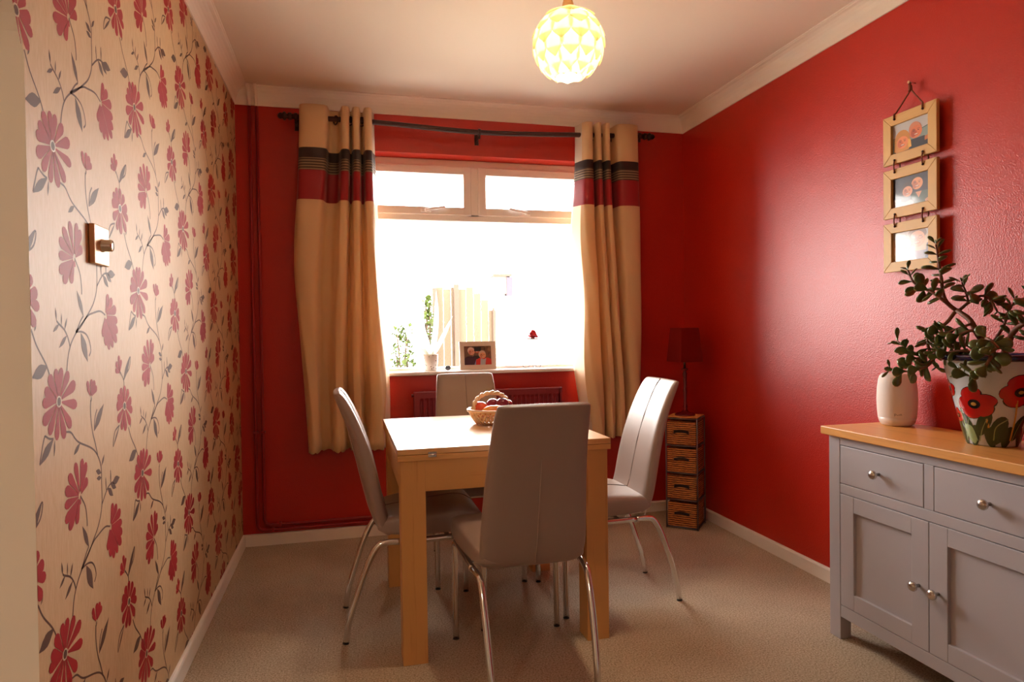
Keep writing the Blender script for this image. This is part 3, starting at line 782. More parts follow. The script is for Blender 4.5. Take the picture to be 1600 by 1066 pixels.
# ------------------------------------------------------------------ jade plant
pl_ = thing('potted_jade_plant', 'jade plant with plump leaves in a poppy-painted pot on the sideboard', 'plant', (1.880, 1.565, .7563))
po_ = Vector(pl_.location)
m_pot = mat('pale_blue_glaze', rgb(204, 212, 216), .18, coat=.5)
m_pred = mat('poppy_red_glaze', rgb(190, 22, 18), .15, coat=.5); m_pblk = mat('poppy_black_glaze', rgb(22, 14, 16), .15, coat=.5)
m_pgr = mat('leaf_green_glaze', rgb(42, 64, 34), .15, coat=.5); m_pgl = mat('pale_green_glaze', rgb(140, 158, 104), .15, coat=.5); m_pst = mat('stem_yellow_glaze', rgb(196, 150, 70), .15, coat=.5); m_navy = mat('navy_glaze', rgb(26, 20, 62), .15, coat=.5)
PH = .265; R0, R1 = .066, .130
def pr_(h): return R0+(R1-R0)*h/PH
mb = MB(); mb.lathe([(0, 0), (R0-.004, 0), (R0, .004), (pr_(.1), .1), (pr_(.2), .2), (R1, PH)], m_pot, 48, cap=False)
AC = math.atan2(-po_.y, -po_.x)          # azimuth of the pot face seen from the room
def cone(x, h, off): 
    r = pr_(h)+off; a = AC+x/.1
    return Vector((r*math.cos(a), r*math.sin(a), h))
def blob(cx, ch_, pts, m, off):
    f = mb.poly([cone(cx+x, ch_+y, off) for x, y in pts], m)
def dec(cx, cy, rx, ry, m, off, rot=0, n=16, wob=0):
    pts = []
    for k in range(n):
        q_ = 2*math.pi*k/n; x, y = rx*math.cos(q_)*(1+wob*math.sin(3*q_)), ry*math.sin(q_)
        pts.append((x*math.cos(rot)-y*math.sin(rot), x*math.sin(rot)+y*math.cos(rot)))
    # fan so the patch follows the curved wall
    c = mb.bm.verts.new(cone(cx, cy, off+.0006)); vs = [mb.bm.verts.new(cone(cx+x, cy+y, off)) for x, y in pts]; i = mb.slot(m)
    vm = [mb.bm.verts.new(cone(cx+x*.6, cy+y*.6, off+.0005)) for x, y in pts]
    for k in range(n):
        f = mb.bm.faces.new((vs[k], vs[(k+1) % n], vm[(k+1) % n], vm[k])); f.material_index = i; f.smooth = True
        f = mb.bm.faces.new((vm[k], vm[(k+1) % n], c)); f.material_index = i; f.smooth = True
def poppy(cx, cy, s):
    for (x, y, rx, ry, rot) in ((-.006, .026, .026, .020, .3), (.028, .010, .026, .018, -.1), (-.030, .0, .020, .016, .9), (-.008, -.022, .030, .018, .05), (.026, -.016, .024, .016, .5)):
        dec(cx+x*s, cy+y*s, rx*s*1.08, ry*s*1.1, m_pblk, .0003, rot)
        dec(cx+x*s, cy+y*s, rx*s, ry*s, m_pred, .0007, rot, wob=.08)
    dec(cx, cy, .016*s, .013*s, m_pblk, .0016); dec(cx, cy, .007*s, .005*s, m_pst, .0024)
def strip(pts, w_, m, off=.0006):
    i = mb.slot(m); v = []
    P_ = crom([(x, y, 0) for x, y in pts], 5)
    for k, p in enumerate(P_):
        t = (P_[min(k+1, len(P_)-1)]-P_[max(k-1, 0)]).normalized(); nn = Vector((-t.y, t.x, 0))*w_
        v.append((mb.bm.verts.new(cone(p.x+nn.x, p.y+nn.y, off)), mb.bm.verts.new(cone(p.x-nn.x, p.y-nn.y, off))))
    for a, b in zip(v, v[1:]):
        f = mb.bm.faces.new((a[0], a[1], b[1], b[0])); f.material_index = i
for k in range(12):
    x = -.30+k*.055
    dec(x, .045+.012*(k % 3), .020, .042, m_pgr, .0002, .5*(-1)**k); dec(x+.02, .03, .018, .034, m_pgr, .0004, -.3*(-1)**k)
    strip([(x-.016, .015), (x-.005, .05), (x+.012, .085)], .0012, m_pgl, .0010)
strip([(-.012, .02), (-.010, .06), (-.020, .10)], .003, m_pst); strip([(.062, .02), (.066, .08), (.062, .14)], .003, m_pst, .0012)
dec(-.075, .035, .018, .032, m_pgl, .0012, .5); strip([(-.098, .012), (-.092, .06), (-.098, .11)], .002, m_pgl, .0012); strip([(-.05, .015), (-.065, .055), (-.09, .06)], .002, m_pgl, .0014)
dec(.02, .05, .026, .045, m_pgr, .0010, -.35); strip([(.005, .02), (.012, .06), (.045, .085)], .0016, m_pgl, .0016)
poppy(-.046, .126, 1.08); poppy(.068, .164, 1.08); poppy(.17, .12, .95); poppy(-.20, .13, 1); poppy(-.30, .16, 1); poppy(.27, .15, 1); poppy(-.135, .165, .62); poppy(-.120, .085, .5)
mb.build('pot', None, pl_, fixn=False)
mb = MB(); mb.lathe([(R1-.001, PH-.012), (R1+.003, PH-.006), (R1+.002, PH+.004), (R1-.004, PH+.006), (R1-.010, PH), (R1-.014, PH-.03), (R1-.02, PH-.05)], None, 48, cap=False); mb.build('rim', m_navy, pl_)
mb = MB(); mb.lathe([(0, PH-.03), (R1-.013, PH-.032)], None, 40, cap=False); mb.build('soil', mat('dark_soil', rgb(52, 36, 26), .95, bump=(90, 1, .01)), pl_)
m_bark = mat('jade_stem', rgb(122, 70, 44), .6, bump=(80, .5, .003)); m_jade = mat('jade_leaf', rgb(72, 82, 40), .28, coat=.15)
tc = N(m_jade, 'ShaderNodeTexCoord'); n_ = N(m_jade, 'ShaderNodeTexNoise'); n_.inputs['Scale'].default_value = 22; r_ = ramp(m_jade, [(.35, rgb(70, 84, 38)), (.7, rgb(112, 116, 62))])
L(m_jade, tc.outputs['Object'], n_.inputs['Vector']); L(m_jade, n_.outputs['Fac'], r_.inputs[0]); L(m_jade, r_.outputs[0], P(m_jade).inputs['Base Color'])
BR = [((1.86, 1.55, .99), [(1.85, 1.547, 1.037), (1.85, 1.583, 1.085), (1.85, 1.61, 1.129), (1.85, 1.64, 1.152), (1.86, 1.665, 1.162)], .010, .007, 0, 0),
 (None, [(1.86, 1.665, 1.160), (1.86, 1.700, 1.189), (1.86, 1.714, 1.223), (1.86, 1.718, 1.262), (1.86, 1.725, 1.302), (1.86, 1.733, 1.350), (1.86, 1.739, 1.378)], .007, .003, .38, 8),
 (None, [(1.86, 1.665, 1.160), (1.82, 1.668, 1.188), (1.80, 1.699, 1.222), (1.80, 1.738, 1.237), (1.80, 1.769, 1.259), (1.80, 1.789, 1.298)], .006, .003, .28, 9),
 (None, [(1.86, 1.665, 1.162), (1.82, 1.670, 1.118), (1.80, 1.705, 1.092), (1.79, 1.704, 1.060), (1.78, 1.685, 1.028), (1.78, 1.665, .988)], .006, .004, .30, 8),
 (None, [(1.78, 1.685, 1.028), (1.76, 1.700, 1.012), (1.75, 1.725, 1.015), (1.75, 1.752, 1.043), (1.75, 1.780, 1.064)], .005, .0025, .1, 8),
 (None, [(1.78, 1.672, 1.010), (1.75, 1.675, .985), (1.74, 1.719, .974), (1.74, 1.759, .966), (1.74, 1.800, .971)], .005, .0025, .1, 8),
 (None, [(1.86, 1.660, 1.158), (1.88, 1.629, 1.192), (1.88, 1.595, 1.203), (1.88, 1.569, 1.189), (1.88, 1.548, 1.155)], .005, .003, .45, 6),
 (None, [(1.88, 1.640, 1.182), (1.86, 1.632, 1.215), (1.84, 1.628, 1.246)], .004, .0025, .15, 5),
 ((1.87, 1.53, .99), [(1.88, 1.52, 1.045), (1.88, 1.495, 1.097), (1.88, 1.450, 1.126), (1.88, 1.40, 1.150)], .010, .006, .45, 6),
 (None, [(1.88, 1.56, 1.06), (1.90, 1.545, 1.11), (1.90, 1.530, 1.150), (1.90, 1.51, 1.184)], .005, .0025, .4, 5),
 (None, [(1.88, 1.46, 1.115), (1.87, 1.44, 1.155), (1.86, 1.425, 1.19)], .005, .003, .15, 5),
 ((1.84, 1.49, 1.0), [(1.77, 1.475, 1.040), (1.725, 1.440, 1.025), (1.715, 1.452, .995), (1.71, 1.490, .972), (1.71, 1.520, .985)], .006, .003, .3, 9),
 ((1.83, 1.50, 1.0), [(1.76, 1.480, 1.07), (1.74, 1.45, 1.07), (1.73, 1.42, 1.05)], .006, .003, .25, 5),
 (None, [(1.85, 1.575, 1.075), (1.80, 1.560, 1.098), (1.78, 1.602, 1.078), (1.78, 1.640, 1.045)], .005, .003, .3, 6),
 ((1.85, 1.56, .99), [(1.84, 1.596, 1.045), (1.82, 1.625, 1.060), (1.79, 1.65, 1.055), (1.78, 1.665, 1.035)], .006, .003, .4, 5),
 (None, [(1.85, 1.60, 1.12), (1.80, 1.62, 1.10), (1.79, 1.65, 1.09), (1.78, 1.68, 1.10)], .004, .0025, .3, 7),
 ((1.84, 1.54, 1.0), [(1.79, 1.56, 1.035), (1.77, 1.60, 1.035), (1.76, 1.63, 1.02)], .005, .003, .3, 7)]
mst = MB(); mlf = MB(); rnd = random.Random(11)
def leaf(base, dirv, upv, ln, wd_):
    """thick obovate succulent leaf"""
    x = dirv.normalized(); z = (upv-x*upv.dot(x)).normalized(); y = z.cross(x)
    rings = []
    for t, w_, th in ((0, .10, .10), (.12, .22, .16), (.35, .62, .26), (.6, .98, .30), (.82, .90, .28), (.94, .60, .20), (1, .16, .08)):
        c = base+x*ln*t+z*(-.10*ln*t*t)
        rings.append([c+y*(wd_*.5*w_*math.cos(a_))+z*(wd_*.5*th*math.sin(a_)) for a_ in [2*math.pi*k/8 for k in range(8)]])
    mlf.rings(rings, None)
for root_, pts, r0, r1, lf0, npair in BR:
    pp = ([root_] if root_ else [])+pts
    pv = [Vector(p)-po_ for p in crom(pp, 6)]
    k_ = len(pv); mst.tube(pv, [r0+(r1-r0)*i/(k_-1) for i in range(k_)], None, 8)
    for j in range(npair):
        t = lf0+(1-lf0)*j/(npair-1) if npair > 1 else 1
        idx = min(k_-1, int(t*(k_-1))); p = pv[idx]; d_ = (pv[min(idx+1, k_-1)]-pv[max(idx-1, 0)]).normalized()
        ref = Vector((0, 0, 1)) if abs(d_.z) < .8 else Vector((1, 0, 0))
        a1 = d_.cross(ref).normalized(); a2 = d_.cross(a1)
        tip = j >= npair-2
        ang = (j % 2)*math.pi/2+rnd.uniform(-.5, .5)
        for s in (0, math.pi):
            e_ = a1*math.cos(ang+s)+a2*math.sin(ang+s)
            dv = e_*(.9 if not tip else .75)+d_*(.5 if not tip else .6)+Vector((0, 0, -.15 if not tip else .15))
            ln = rnd.uniform(.036, .050)*(1 if not tip else .85)
            q_ = p+dv.normalized()*.004
            if (q_+dv.normalized()*ln+po_).x > XR-.01: continue
            leaf(q_, dv, d_+Vector((0, 0, .2)), ln, ln*rnd.uniform(.70, .86) if not tip else ln*.45)
    # end bud
    leaf(pv[-1], (pv[-1]-pv[-2])+Vector((.2, .1, .3))*.01, Vector((1, 0, .3)), .016, .008)
mst.build('stems', m_bark, pl_); mlf.build('foliage', m_jade, pl_)

# ------------------------------------------------------------------ photographs (flat printed pictures) 
def cm(r, g, b, gloss=False):
    return mat('print_%d_%d_%d%s' % (r, g, b, 'g' if gloss else ''), rgb(r, g, b), .35 if gloss else .6, coat=.6 if gloss else 0)
def ell2(cx, cy, rx, ry, n=18, a0=0, a1=360): return [(cx+rx*math.cos(R(a0+(a1-a0)*k/n)), cy+ry*math.sin(R(a0+(a1-a0)*k/n))) for k in range(n+(0 if a1-a0 == 360 else 1))]
def face(L_, cx, cy, s, skin, shade, hair=None, smile=True, glasses=False):
    L_.append((ell2(cx, cy, .115*s, .15*s), skin))
    L_.append((ell2(cx-.05*s, cy-.02*s, .05*s, .10*s), shade))
    for e in (-.045, .045):
        L_.append((ell2(cx+e*s, cy+.025*s, .020*s, .010*s, 8), (70, 44, 36)))
        L_.append(([(cx+(e-.028)*s, cy+.055*s), (cx+(e+.028)*s, cy+.055*s), (cx+(e+.028)*s, cy+.065*s), (cx+(e-.028)*s, cy+.065*s)], (110, 70, 50)))
        if glasses: L_.append((ell2(cx+e*s, cy+.025*s, .036*s, .028*s, 10), (60, 54, 60))); L_.append((ell2(cx+e*s, cy+.025*s, .029*s, .021*s, 10), skin))
    L_.append(([(cx-.012*s, cy-.03*s), (cx+.020*s, cy-.03*s), (cx+.008*s, cy+.03*s)], shade))
    if smile: L_.append((ell2(cx, cy-.065*s, .048*s, .020*s, 10), (150, 60, 52))); L_.append((ell2(cx, cy-.060*s, .038*s, .010*s, 10), (240, 220, 200)))
def picture(layers, w, h, o, ux, uy, nrm, gloss, asp=1.0):
    """layers of flat shapes in 0..1 coordinates on one sheet"""
    mb = MB(); e = 0
    for pts, col in layers:
        q = list(pts)
        for f in (lambda p: p[0], lambda p: 1-p[0], lambda p: p[1], lambda p: 1-p[1]):
            if len(q) > 2: q = clip(q, f)
        if len(q) < 3: continue
        mb.poly([o+ux*(x*w)+uy*(y*h)+nrm*e for x, y in q], cm(*col, gloss)); e += .00004
    return mb
FULL = [(0, 0), (1, 0), (1, 1), (0, 1)]
def body(cx, w, top, col): return ([(cx-w, -.1), (cx-w*.95, top-.10), (cx-w*.5, top), (cx+w*.5, top), (cx+w*.95, top-.10), (cx+w, -.1)], col)
# 1: fair-haired woman and bald man by the sea
p1 = [(FULL, (190, 186, 186)), ([(0, .0), (1, 0), (1, .62), (0, .55)], (130, 146, 142)), ([(.78, .58), (1, .64), (1, .67), (.78, .60)], (70, 84, 84)), body(.66, .36, .34, (44, 44, 52)), body(.28, .24, .16, (52, 46, 48)), ([(.86, .30), (.94, .34), (.95, .2), (.86, .18)], (190, 110, 60))]
p1 += [(ell2(.62, .60, .17, .26), (196, 112, 78)), (ell2(.60, .66, .15, .22), (206, 130, 96))]; face(p1, .64, .55, 1.35, (214, 118, 76), (176, 84, 58))
p1 += [(ell2(.27, .42, .21, .33), (196, 132, 60)), ([(.07, .45), (.05, .1), (.14, .02), (.45, .06), (.49, .4)], (206, 140, 62)), ([(.42, .4), (.50, .35), (.52, .12), (.44, .10)], (230, 170, 80))]; face(p1, .28, .34, 1.35, (230, 138, 84), (204, 104, 62))
# 2: dark evening, woman and man in a green shirt
p2 = [(FULL, (44, 34, 44)), ([(0, .0), (.55, 0), (.5, .22), (0, .3)], (150, 120, 116)), body(.74, .34, .40, (66, 78, 62)), ([(.62, .40), (.70, .20), (.78, .40)], (210, 140, 100)), ([(.86, .1), (1, .2), (1, .02), (.88, 0)], (196, 140, 100)), body(.38, .20, .22, (150, 108, 100))]
p2 += [(ell2(.66, .78, .16, .17), (40, 26, 22))]; face(p2, .66, .67, 1.3, (224, 152, 106), (190, 110, 74))
p2 += [(ell2(.40, .54, .15, .25), (62, 34, 28)), ([(.26, .5), (.24, .2), (.34, .15), (.5, .2), (.52, .5)], (62, 34, 28))]; face(p2, .41, .48, 1.15, (222, 150, 112), (190, 112, 80))
# 3: pale close portrait, woman and man with glasses
p3 = [(FULL, (204, 176, 150)), ([(0, .75), (1, .8), (1, 1), (0, 1)], (178, 170, 166)), body(.70, .36, .30, (120, 118, 140)), body(.36, .28, .2, (196, 178, 170)), ([(.86, .05), (1, .1), (1, .55), (.9, .5)], (70, 70, 100))]
p3 += [(ell2(.66, .86, .24, .22), (120, 88, 70))]; face(p3, .66, .68, 1.75, (214, 146, 112), (186, 118, 88), glasses=True)
p3 += [(ell2(.34, .60, .19, .26), (150, 100, 66))]; face(p3, .35, .55, 1.35, (212, 146, 114), (188, 118, 90), glasses=True)
# 4: older couple with a third person behind, in front of bookshelves
p4 = [(FULL, (110, 76, 56))]
rn = random.Random(3)
for k in range(26):
    x, y = rn.random(), .45+.55*rn.random(); c_ = rn.choice([(150, 110, 76), (74, 46, 38), (170, 140, 110), (128, 70, 56)]); p4.append(([(x, y), (x+.05, y), (x+.05, y+.13), (x, y+.13)], c_))
p4 += [body(.47, .2, .5, (52, 46, 40)), body(.25, .24, .46, (66, 34, 48)), ([(.36, .0), (.44, .3), (.54, .34), (.48, 0)], (130, 150, 180)), body(.72, .30, .38, (196, 44, 40)), ([(.58, 0), (.60, .36), (.72, .3), (.80, .36), (.76, 0)], (170, 166, 168))]
p4 += [(ell2(.47, .80, .11, .15), (206, 112, 80))]; face(p4, .47, .76, .9, (206, 112, 80), (170, 84, 60))
p4 += [(ell2(.26, .76, .12, .18), (226, 190, 170))]; face(p4, .28, .68, 1.0, (222, 150, 120), (196, 110, 84))
p4 += [(ell2(.66, .56, .13, .20), (206, 176, 150))]; face(p4, .68, .50, 1.0, (222, 150, 106), (196, 120, 80))

# three pine frames hanging in a chain on the right wall (picture plane faces -x; image left = larger y)
UX, UY, NR = Vector((0, -1, 0)), Vector((0, 0, 1)), Vector((-1, 0, 0))
FRX = 2.004; CY = 1.9795
m_cord = mat('leather_cord', rgb(132, 66, 40), .7); m_knot = mat('dark_knot', rgb(70, 40, 28), .7)
frames = [(1.811, p1, 'topmost pine frame of the hanging three, showing a blonde woman and bald man'), (1.610, p2, 'middle pine frame of the hanging three, showing a couple at night'), (1.4085, p3, 'lowest pine frame of the hanging three, showing a couple in glasses')]
def pine_frame(cz, pic, label):
    root = thing('photo_frame', label, 'photo frame', (FRX, CY, cz), 0, 'chain of pine photo frames'); w2, h2, b, t = .1175, .091, .037, .014
    def seg(name_, quad, m):
        mb = MB(); f = [Vector((-t/2, -x, z)) for x, z in quad]; g = [Vector((t/2, -x, z)) for x, z in quad]
        mb.rings([f, g], None, True, True, True, False); bmesh.ops.bevel(mb.bm, geom=mb.bm.edges[:], offset=.0012, segments=1, affect='EDGES'); mb.build(name_, m, root)
    wi, hi = w2-b, h2-b
    seg('frame_rail', [(-w2, h2), (w2, h2), (wi, hi), (-wi, hi)], m_pine_y); seg('frame_rail', [(-w2, -h2), (-wi, -hi), (wi, -hi), (w2, -h2)], m_pine_y)
    seg('frame_stile', [(-w2, -h2), (-w2, h2), (-wi, hi), (-wi, -hi)], m_pine_z); seg('frame_stile', [(w2, -h2), (wi, -hi), (wi, hi), (w2, h2)], m_pine_z)
    mb = picture(pic, 2*wi+.004, 2*hi+.004, Vector((.0032, wi+.002, -hi-.002)), UX, UY, NR, True); mb.build('photograph', None, root, fixn=False)
    mb = MB(); mb.box((.0035, -wi-.006, -hi-.006), (.006, wi+.006, hi+.006)); mb.build('backing', m_gap, root)
    return root
fr_obj = [pine_frame(*f) for f in frames]
def cordpart(root, pts, r=.0028, m=m_cord):
    o = Vector(root.location); mb = MB(); mb.tube([Vector(p)-o for p in pts], r, None, 8); mb.build('cord', m, root)
ztop = 1.811+.091
for s in (-1, 1):
    cordpart(fr_obj[0], [(FRX-.010, CY+s*.062, ztop-.016), (FRX-.010, CY+s*.062, ztop+.001), (FRX-.004, CY+s*.058, ztop+.006), (FRX+.004, CY+s*.004, ztop+.068), (FRX+.006, CY, ztop+.088)])
    mb = MB(); mb.ball(Vector((FRX-.009, CY+s*.062, ztop-.017))-Vector(fr_obj[0].location), .0045, None, 8); mb.build('knot', m_knot, fr_obj[0])
cordpart(fr_obj[0], [(FRX-.002, CY, ztop+.066), (FRX+.002, CY+.002, ztop+.098)], .0045)
for a, b in ((0, 1), (1, 2)):
    za = frames[a][0]-.091; zb = frames[b][0]+.091
    for s in (-1, 1):
        cordpart(fr_obj[b], [(FRX-.0095, CY+s*.062, za+.012), (FRX-.013, CY+s*.062, (za+zb)/2), (FRX-.0095, CY+s*.062, zb-.012)], .0026)
        cordpart(fr_obj[b], [(FRX+.0095, CY+s*.062-.004, za+.010), (FRX+.0115, CY+s*.062-.004, (za+zb)/2), (FRX+.0095, CY+s*.062-.004, zb-.010)], .0026)
        for z in (za+.013, zb-.013):
            mb = MB(); mb.ball(Vector((FRX-.009, CY+s*.062, z))-Vector(fr_obj[b].location), .0042, None, 8); mb.build('knot', m_knot, fr_obj[b])
nl = thing('picture_nail', 'small nail holding the cord of the pine photo frames on the red wall', 'nail', (XR, CY, ztop+.097))
mb = MB(); mb.tube([(0, 0, 0), (-.030, 0, .002)], .0022, None, 8); mb.build('shank', m_nickel, nl)
mb = MB(); mb.tube([(-.030, 0, .002), (-.032, 0, .002)], .005, None, 10); mb.build('head', m_brass, nl)

# dimmer switch
ds = thing('dimmer_switch', 'square brass dimmer switch with a round knob on the floral wallpaper', 'switch', (XL, 1.667, 1.3205))
mb = MB(); mb.box((.001, -.046, -.044), (.013, .046, .044), None, .003, 3); mb.build('plate', m_brass, ds)
mb = MB(); mb.lathe([(.015, .013), (.015, .016), (.0135, .018), (.0135, .032), (.012, .034), (0, .0345)], None, 28, (0, 0, 0), 'x', cap=False); mb.build('knob', mat('polished_brass_knob', (.83, .72, .58, 1), .2, .9), ds)

# ------------------------------------------------------------------ wicker drawer tower and lamp in the corner
WTH = .7523
wt = thing('wicker_drawer_tower', 'narrow tower of four wicker drawers in a grey metal frame in the far right corner', 'drawers', (1.858+.0865*(-math.cos(WTH)+math.sin(WTH)), 3.2486+.0865*(math.sin(WTH)+math.cos(WTH)), 0), -WTH)
def wicker():
    m = mat('orange_brown_wicker', rgb(176, 104, 48), .6)
    tc = N(m, 'ShaderNodeTexCoord'); w1 = N(m, 'ShaderNodeTexWave', wave_type='BANDS', bands_direction='Z'); w1.inputs['Scale'].default_value = 28; w1.inputs['Distortion'].default_value = 1.2; w1.inputs['Detail Scale'].default_value = 3
    n = N(m, 'ShaderNodeTexNoise'); n.inputs['Scale'].default_value = 60; br_ = N(m, 'ShaderNodeTexBrick'); br_.inputs['Scale'].default_value = 1
    mp = N(m, 'ShaderNodeMapping'); mp.inputs['Scale'].default_value = (30, 30, 140)
    n3 = N(m, 'ShaderNodeTexNoise'); n3.inputs['Scale'].default_value = 1
    r = ramp(m, [(.28, rgb(70, 30, 10)), (.5, rgb(180, 98, 40)), (.72, rgb(226, 150, 78))])
    mu = N(m, 'ShaderNodeMix', data_type='FLOAT'); mu.inputs[0].default_value = .5
    b = N(m, 'ShaderNodeBump'); b.inputs['Strength'].default_value = .8; b.inputs['Distance'].default_value = .003
    L(m, tc.outputs['Object'], w1.inputs['Vector']); L(m, tc.outputs['Object'], mp.inputs['Vector']); L(m, mp.outputs[0], n3.inputs['Vector'])
    L(m, w1.outputs['Fac'], mu.inputs[2]); L(m, n3.outputs['Fac'], mu.inputs[3]); L(m, mu.outputs[0], r.inputs[0]); L(m, r.outputs[0], P(m).inputs['Base Color'])
    L(m, w1.outputs['Fac'], b.inputs['Height']); L(m, b.outputs['Normal'], P(m).inputs['Normal']); return m
m_wick = wicker(); m_wire = mat('grey_metal_frame', rgb(120, 112, 116), .4, .5)
hw = .0865; TH = .618; nd = 4; dh = (TH-.012)/nd
mb = MB()
for sx in (-1, 1):
    for sy in (-1, 1): mb.tube([(sx*hw, sy*hw, 0), (sx*hw, sy*hw, TH)], .0042, None, 8)
for k in range(nd+1):
    z = .008+k*dh
    for a, b in (((-1, -1), (1, -1)), ((1, -1), (1, 1)), ((1, 1), (-1, 1)), ((-1, 1), (-1, -1))): mb.tube([(a[0]*hw, a[1]*hw, z), (b[0]*hw, b[1]*hw, z)], .0035, None, 6)
    mb.box((-hw, -hw, z-.001), (hw, hw, z+.001))
mb.build('frame', m_wire, wt)
mb = MB(); mb.box((-hw, -hw, TH-.002), (hw, hw, TH+.006), None, .003); mb.build('top', m_wick, wt)
for k in range(nd):
    z = .012+k*dh; mb = MB(); mb.box((-hw+.006, -hw-.001, z), (hw-.006, hw-.006, z+dh-.020), None, .004)
    dr = mb.build('drawer', m_wick, wt)
    mb = MB(); zz = z+dh*.50
    pts = [(-.042, -hw-.004, zz-.004), (-.03, -hw-.008, zz), (-.012, -hw-.016, zz+.005), (.012, -hw-.016, zz+.005), (.03, -hw-.008, zz), (.042, -hw-.004, zz-.004)]
    mb.rings([[Vector(p)+Vector((0, 0, -.008)), Vector(p)+Vector((0, -.003, -.006)), Vector(p)+Vector((0, -.003, .006)), Vector(p)+Vector((0, 0, .008))] for p in crom(pts, 3)], None)
    mb.build('handle', mat('dark_leather_handle', rgb(40, 26, 24), .4), dr)
tl = thing('table_lamp', 'small dark red table lamp with a tapered shade on the wicker drawer tower', 'lamp', (wt.location.x, wt.location.y, TH+.006))
m_tl = mat('dark_red_lacquer', rgb(112, 14, 24), .25, coat=.3); m_shade = mat('dark_red_lampshade', rgb(122, 22, 14), 1, spec=.1, trans=.05)
mb = MB(); mb.lathe([(0, 0), (.056, 0), (.056, .006), (.046, .014), (.022, .02), (.014, .028)], None, 28, cap=False); mb.build('base', m_tl, tl)
mb = MB(); mb.lathe([(.014, .026), (.010, .036), (.013, .05), (.009, .065), (.0105, .12), (.0125, .14), (.009, .155), (.0105, .21), (.013, .235), (.009, .25), (.018, .258), (.020, .264), (.012, .268)], None, 20); mb.build('column', m_tl, tl)
mb = MB(); mb.lathe([(.007, .266), (.007, .30), (.012, .302), (.012, .33)], None, 16); mb.build('lamp_holder', m_nickel, tl)
mb = MB()
def sq(s, z): return [(x*s, y*s, z) for x, y in ((-1, -1), (1, -1), (1, 1), (-1, 1))]
mb.rings([sq(.072, .305), sq(.057, .495)], None, True, False, False, False); mb.xf(Matrix.Rotation(R(5), 4, 'Z'))
o = mb.build('lamp_shade', m_shade, tl); s_ = o.modifiers.new('thick', 'SOLIDIFY'); s_.thickness = .002
sk = thing('wall_socket', 'white wall socket low on the back wall beside the wicker drawer tower', 'socket', (1.745, YB, .215))
mb = MB(); mb.box((-.043, -.009, -.043), (.043, 0, .043), None, .003); mb.build('plate', m_upvc, sk)
mb = MB(); mb.box((-.022, -.036, -.028), (.022, -.009, .020), None, .006); mb.build('plug', m_upvc, sk)
cb = MB(); cb.tube(crom([(1.745, YB-.03, .185), (1.74, YB-.06, .10), (1.70, YB-.10, .012), (1.62, YB-.18, .004), (1.55, YB-.16, .004), (1.60, YB-.05, .004)], 6), .0035, None, 8)
tag(cb.build('lamp_cable', m_upvc), 'thin white cable trailing from the wall socket onto the carpet', 'cable')

# ------------------------------------------------------------------ things on the windowsill
SZ_ = WZ0+.02
pf = thing('photo_frame', 'pale wooden photo frame standing on the windowsill, three people inside', 'photo frame', (.738, 3.742, SZ_), 0)
m_ash = mat('pale_ash_wood', rgb(206, 182, 160), .5)
w2, h2, b = .106, .162, .026; til = Matrix.Rotation(R(-10), 4, 'X')
def pfpart(name, quad, m):
    mb = MB(); mb.rings([[Vector((x, -.008, z)) for x, z in quad], [Vector((x, .008, z)) for x, z in quad]], None, True, True, True, False); mb.xf(til); mb.build(name, m, pf)
pfpart('frame_rail', [(-w2, h2), (w2, h2), (w2-b, h2-b), (-w2+b, h2-b)], m_ash); pfpart('frame_rail', [(-w2, 0), (-w2+b, b), (w2-b, b), (w2, 0)], m_ash)
pfpart('frame_stile', [(-w2, 0), (-w2, h2), (-w2+b, h2-b), (-w2+b, b)], m_ash); pfpart('frame_stile', [(w2, 0), (w2-b, b), (w2-b, h2-b), (w2, h2)], m_ash)
mb = picture(p4, 2*(w2-b)+.004, h2-2*b+.004, Vector((-w2+b-.002, -.001, b-.002)), Vector((1, 0, 0)), UY, Vector((0, -1, 0)), True); mb.xf(til); mb.build('photograph', None, pf, fixn=False)
mb = MB(); mb.box((-w2+.01, 0, .01), (w2-.01, .004, h2-.01)); mb.xf(til); mb.build('backing', m_gap, pf)
mb = MB(); mb.box((-.02, .010, .004), (.02, .013, h2*.8), None, .001, 1, Matrix.Rotation(R(14), 3, 'X'), (0, .012, h2*.8)); mb.build('easel_stand', m_gap, pf)
st = MB(); st.ball((0, 0, .014), .016, None, 14, (1, .8, .88)); st.ball((.004, -.003, .016), .012, None, 10)
tag(st.build('pebble', mat('dark_grey_stone', rgb(56, 56, 62), .6, bump=(60, .5, .004)), None, (.560, 3.735, SZ_)), 'small dark grey pebble on the windowsill left of the photo frame', 'pebble')
# speckled pot with thick pale leaves
ap = thing('potted_succulent', 'pale thick-leaved succulent in a speckled white pot at the left of the windowsill', 'plant', (.462, 3.742, SZ_))
m_spek = mat('speckled_white_glaze', rgb(240, 236, 228), .3)
tc = N(m_spek, 'ShaderNodeTexCoord'); vo = N(m_spek, 'ShaderNodeTexVoronoi'); vo.inputs['Scale'].default_value = 70; rr = ramp(m_spek, [(.18, rgb(70, 60, 60)), (.26, rgb(240, 236, 228))])
L(m_spek, tc.outputs['Object'], vo.inputs['Vector']); L(m_spek, vo.outputs['Distance'], rr.inputs[0]); L(m_spek, rr.outputs[0], P(m_spek).inputs['Base Color'])
mb = MB(); mb.lathe([(0, 0), (.032, 0), (.036, .006), (.042, .05), (.044, .092), (.040, .094), (.037, .08)], None, 32, cap=False); mb.build('pot', m_spek, ap)
mb = MB(); mb.lathe([(0, .08), (.038, .078)], None, 24, cap=False); mb.build('soil', mat('dark_soil', rgb(52, 36, 26), .95), ap)
m_sil = mat('silvery_leaf', rgb(236, 238, 232), .5, trans=.65)
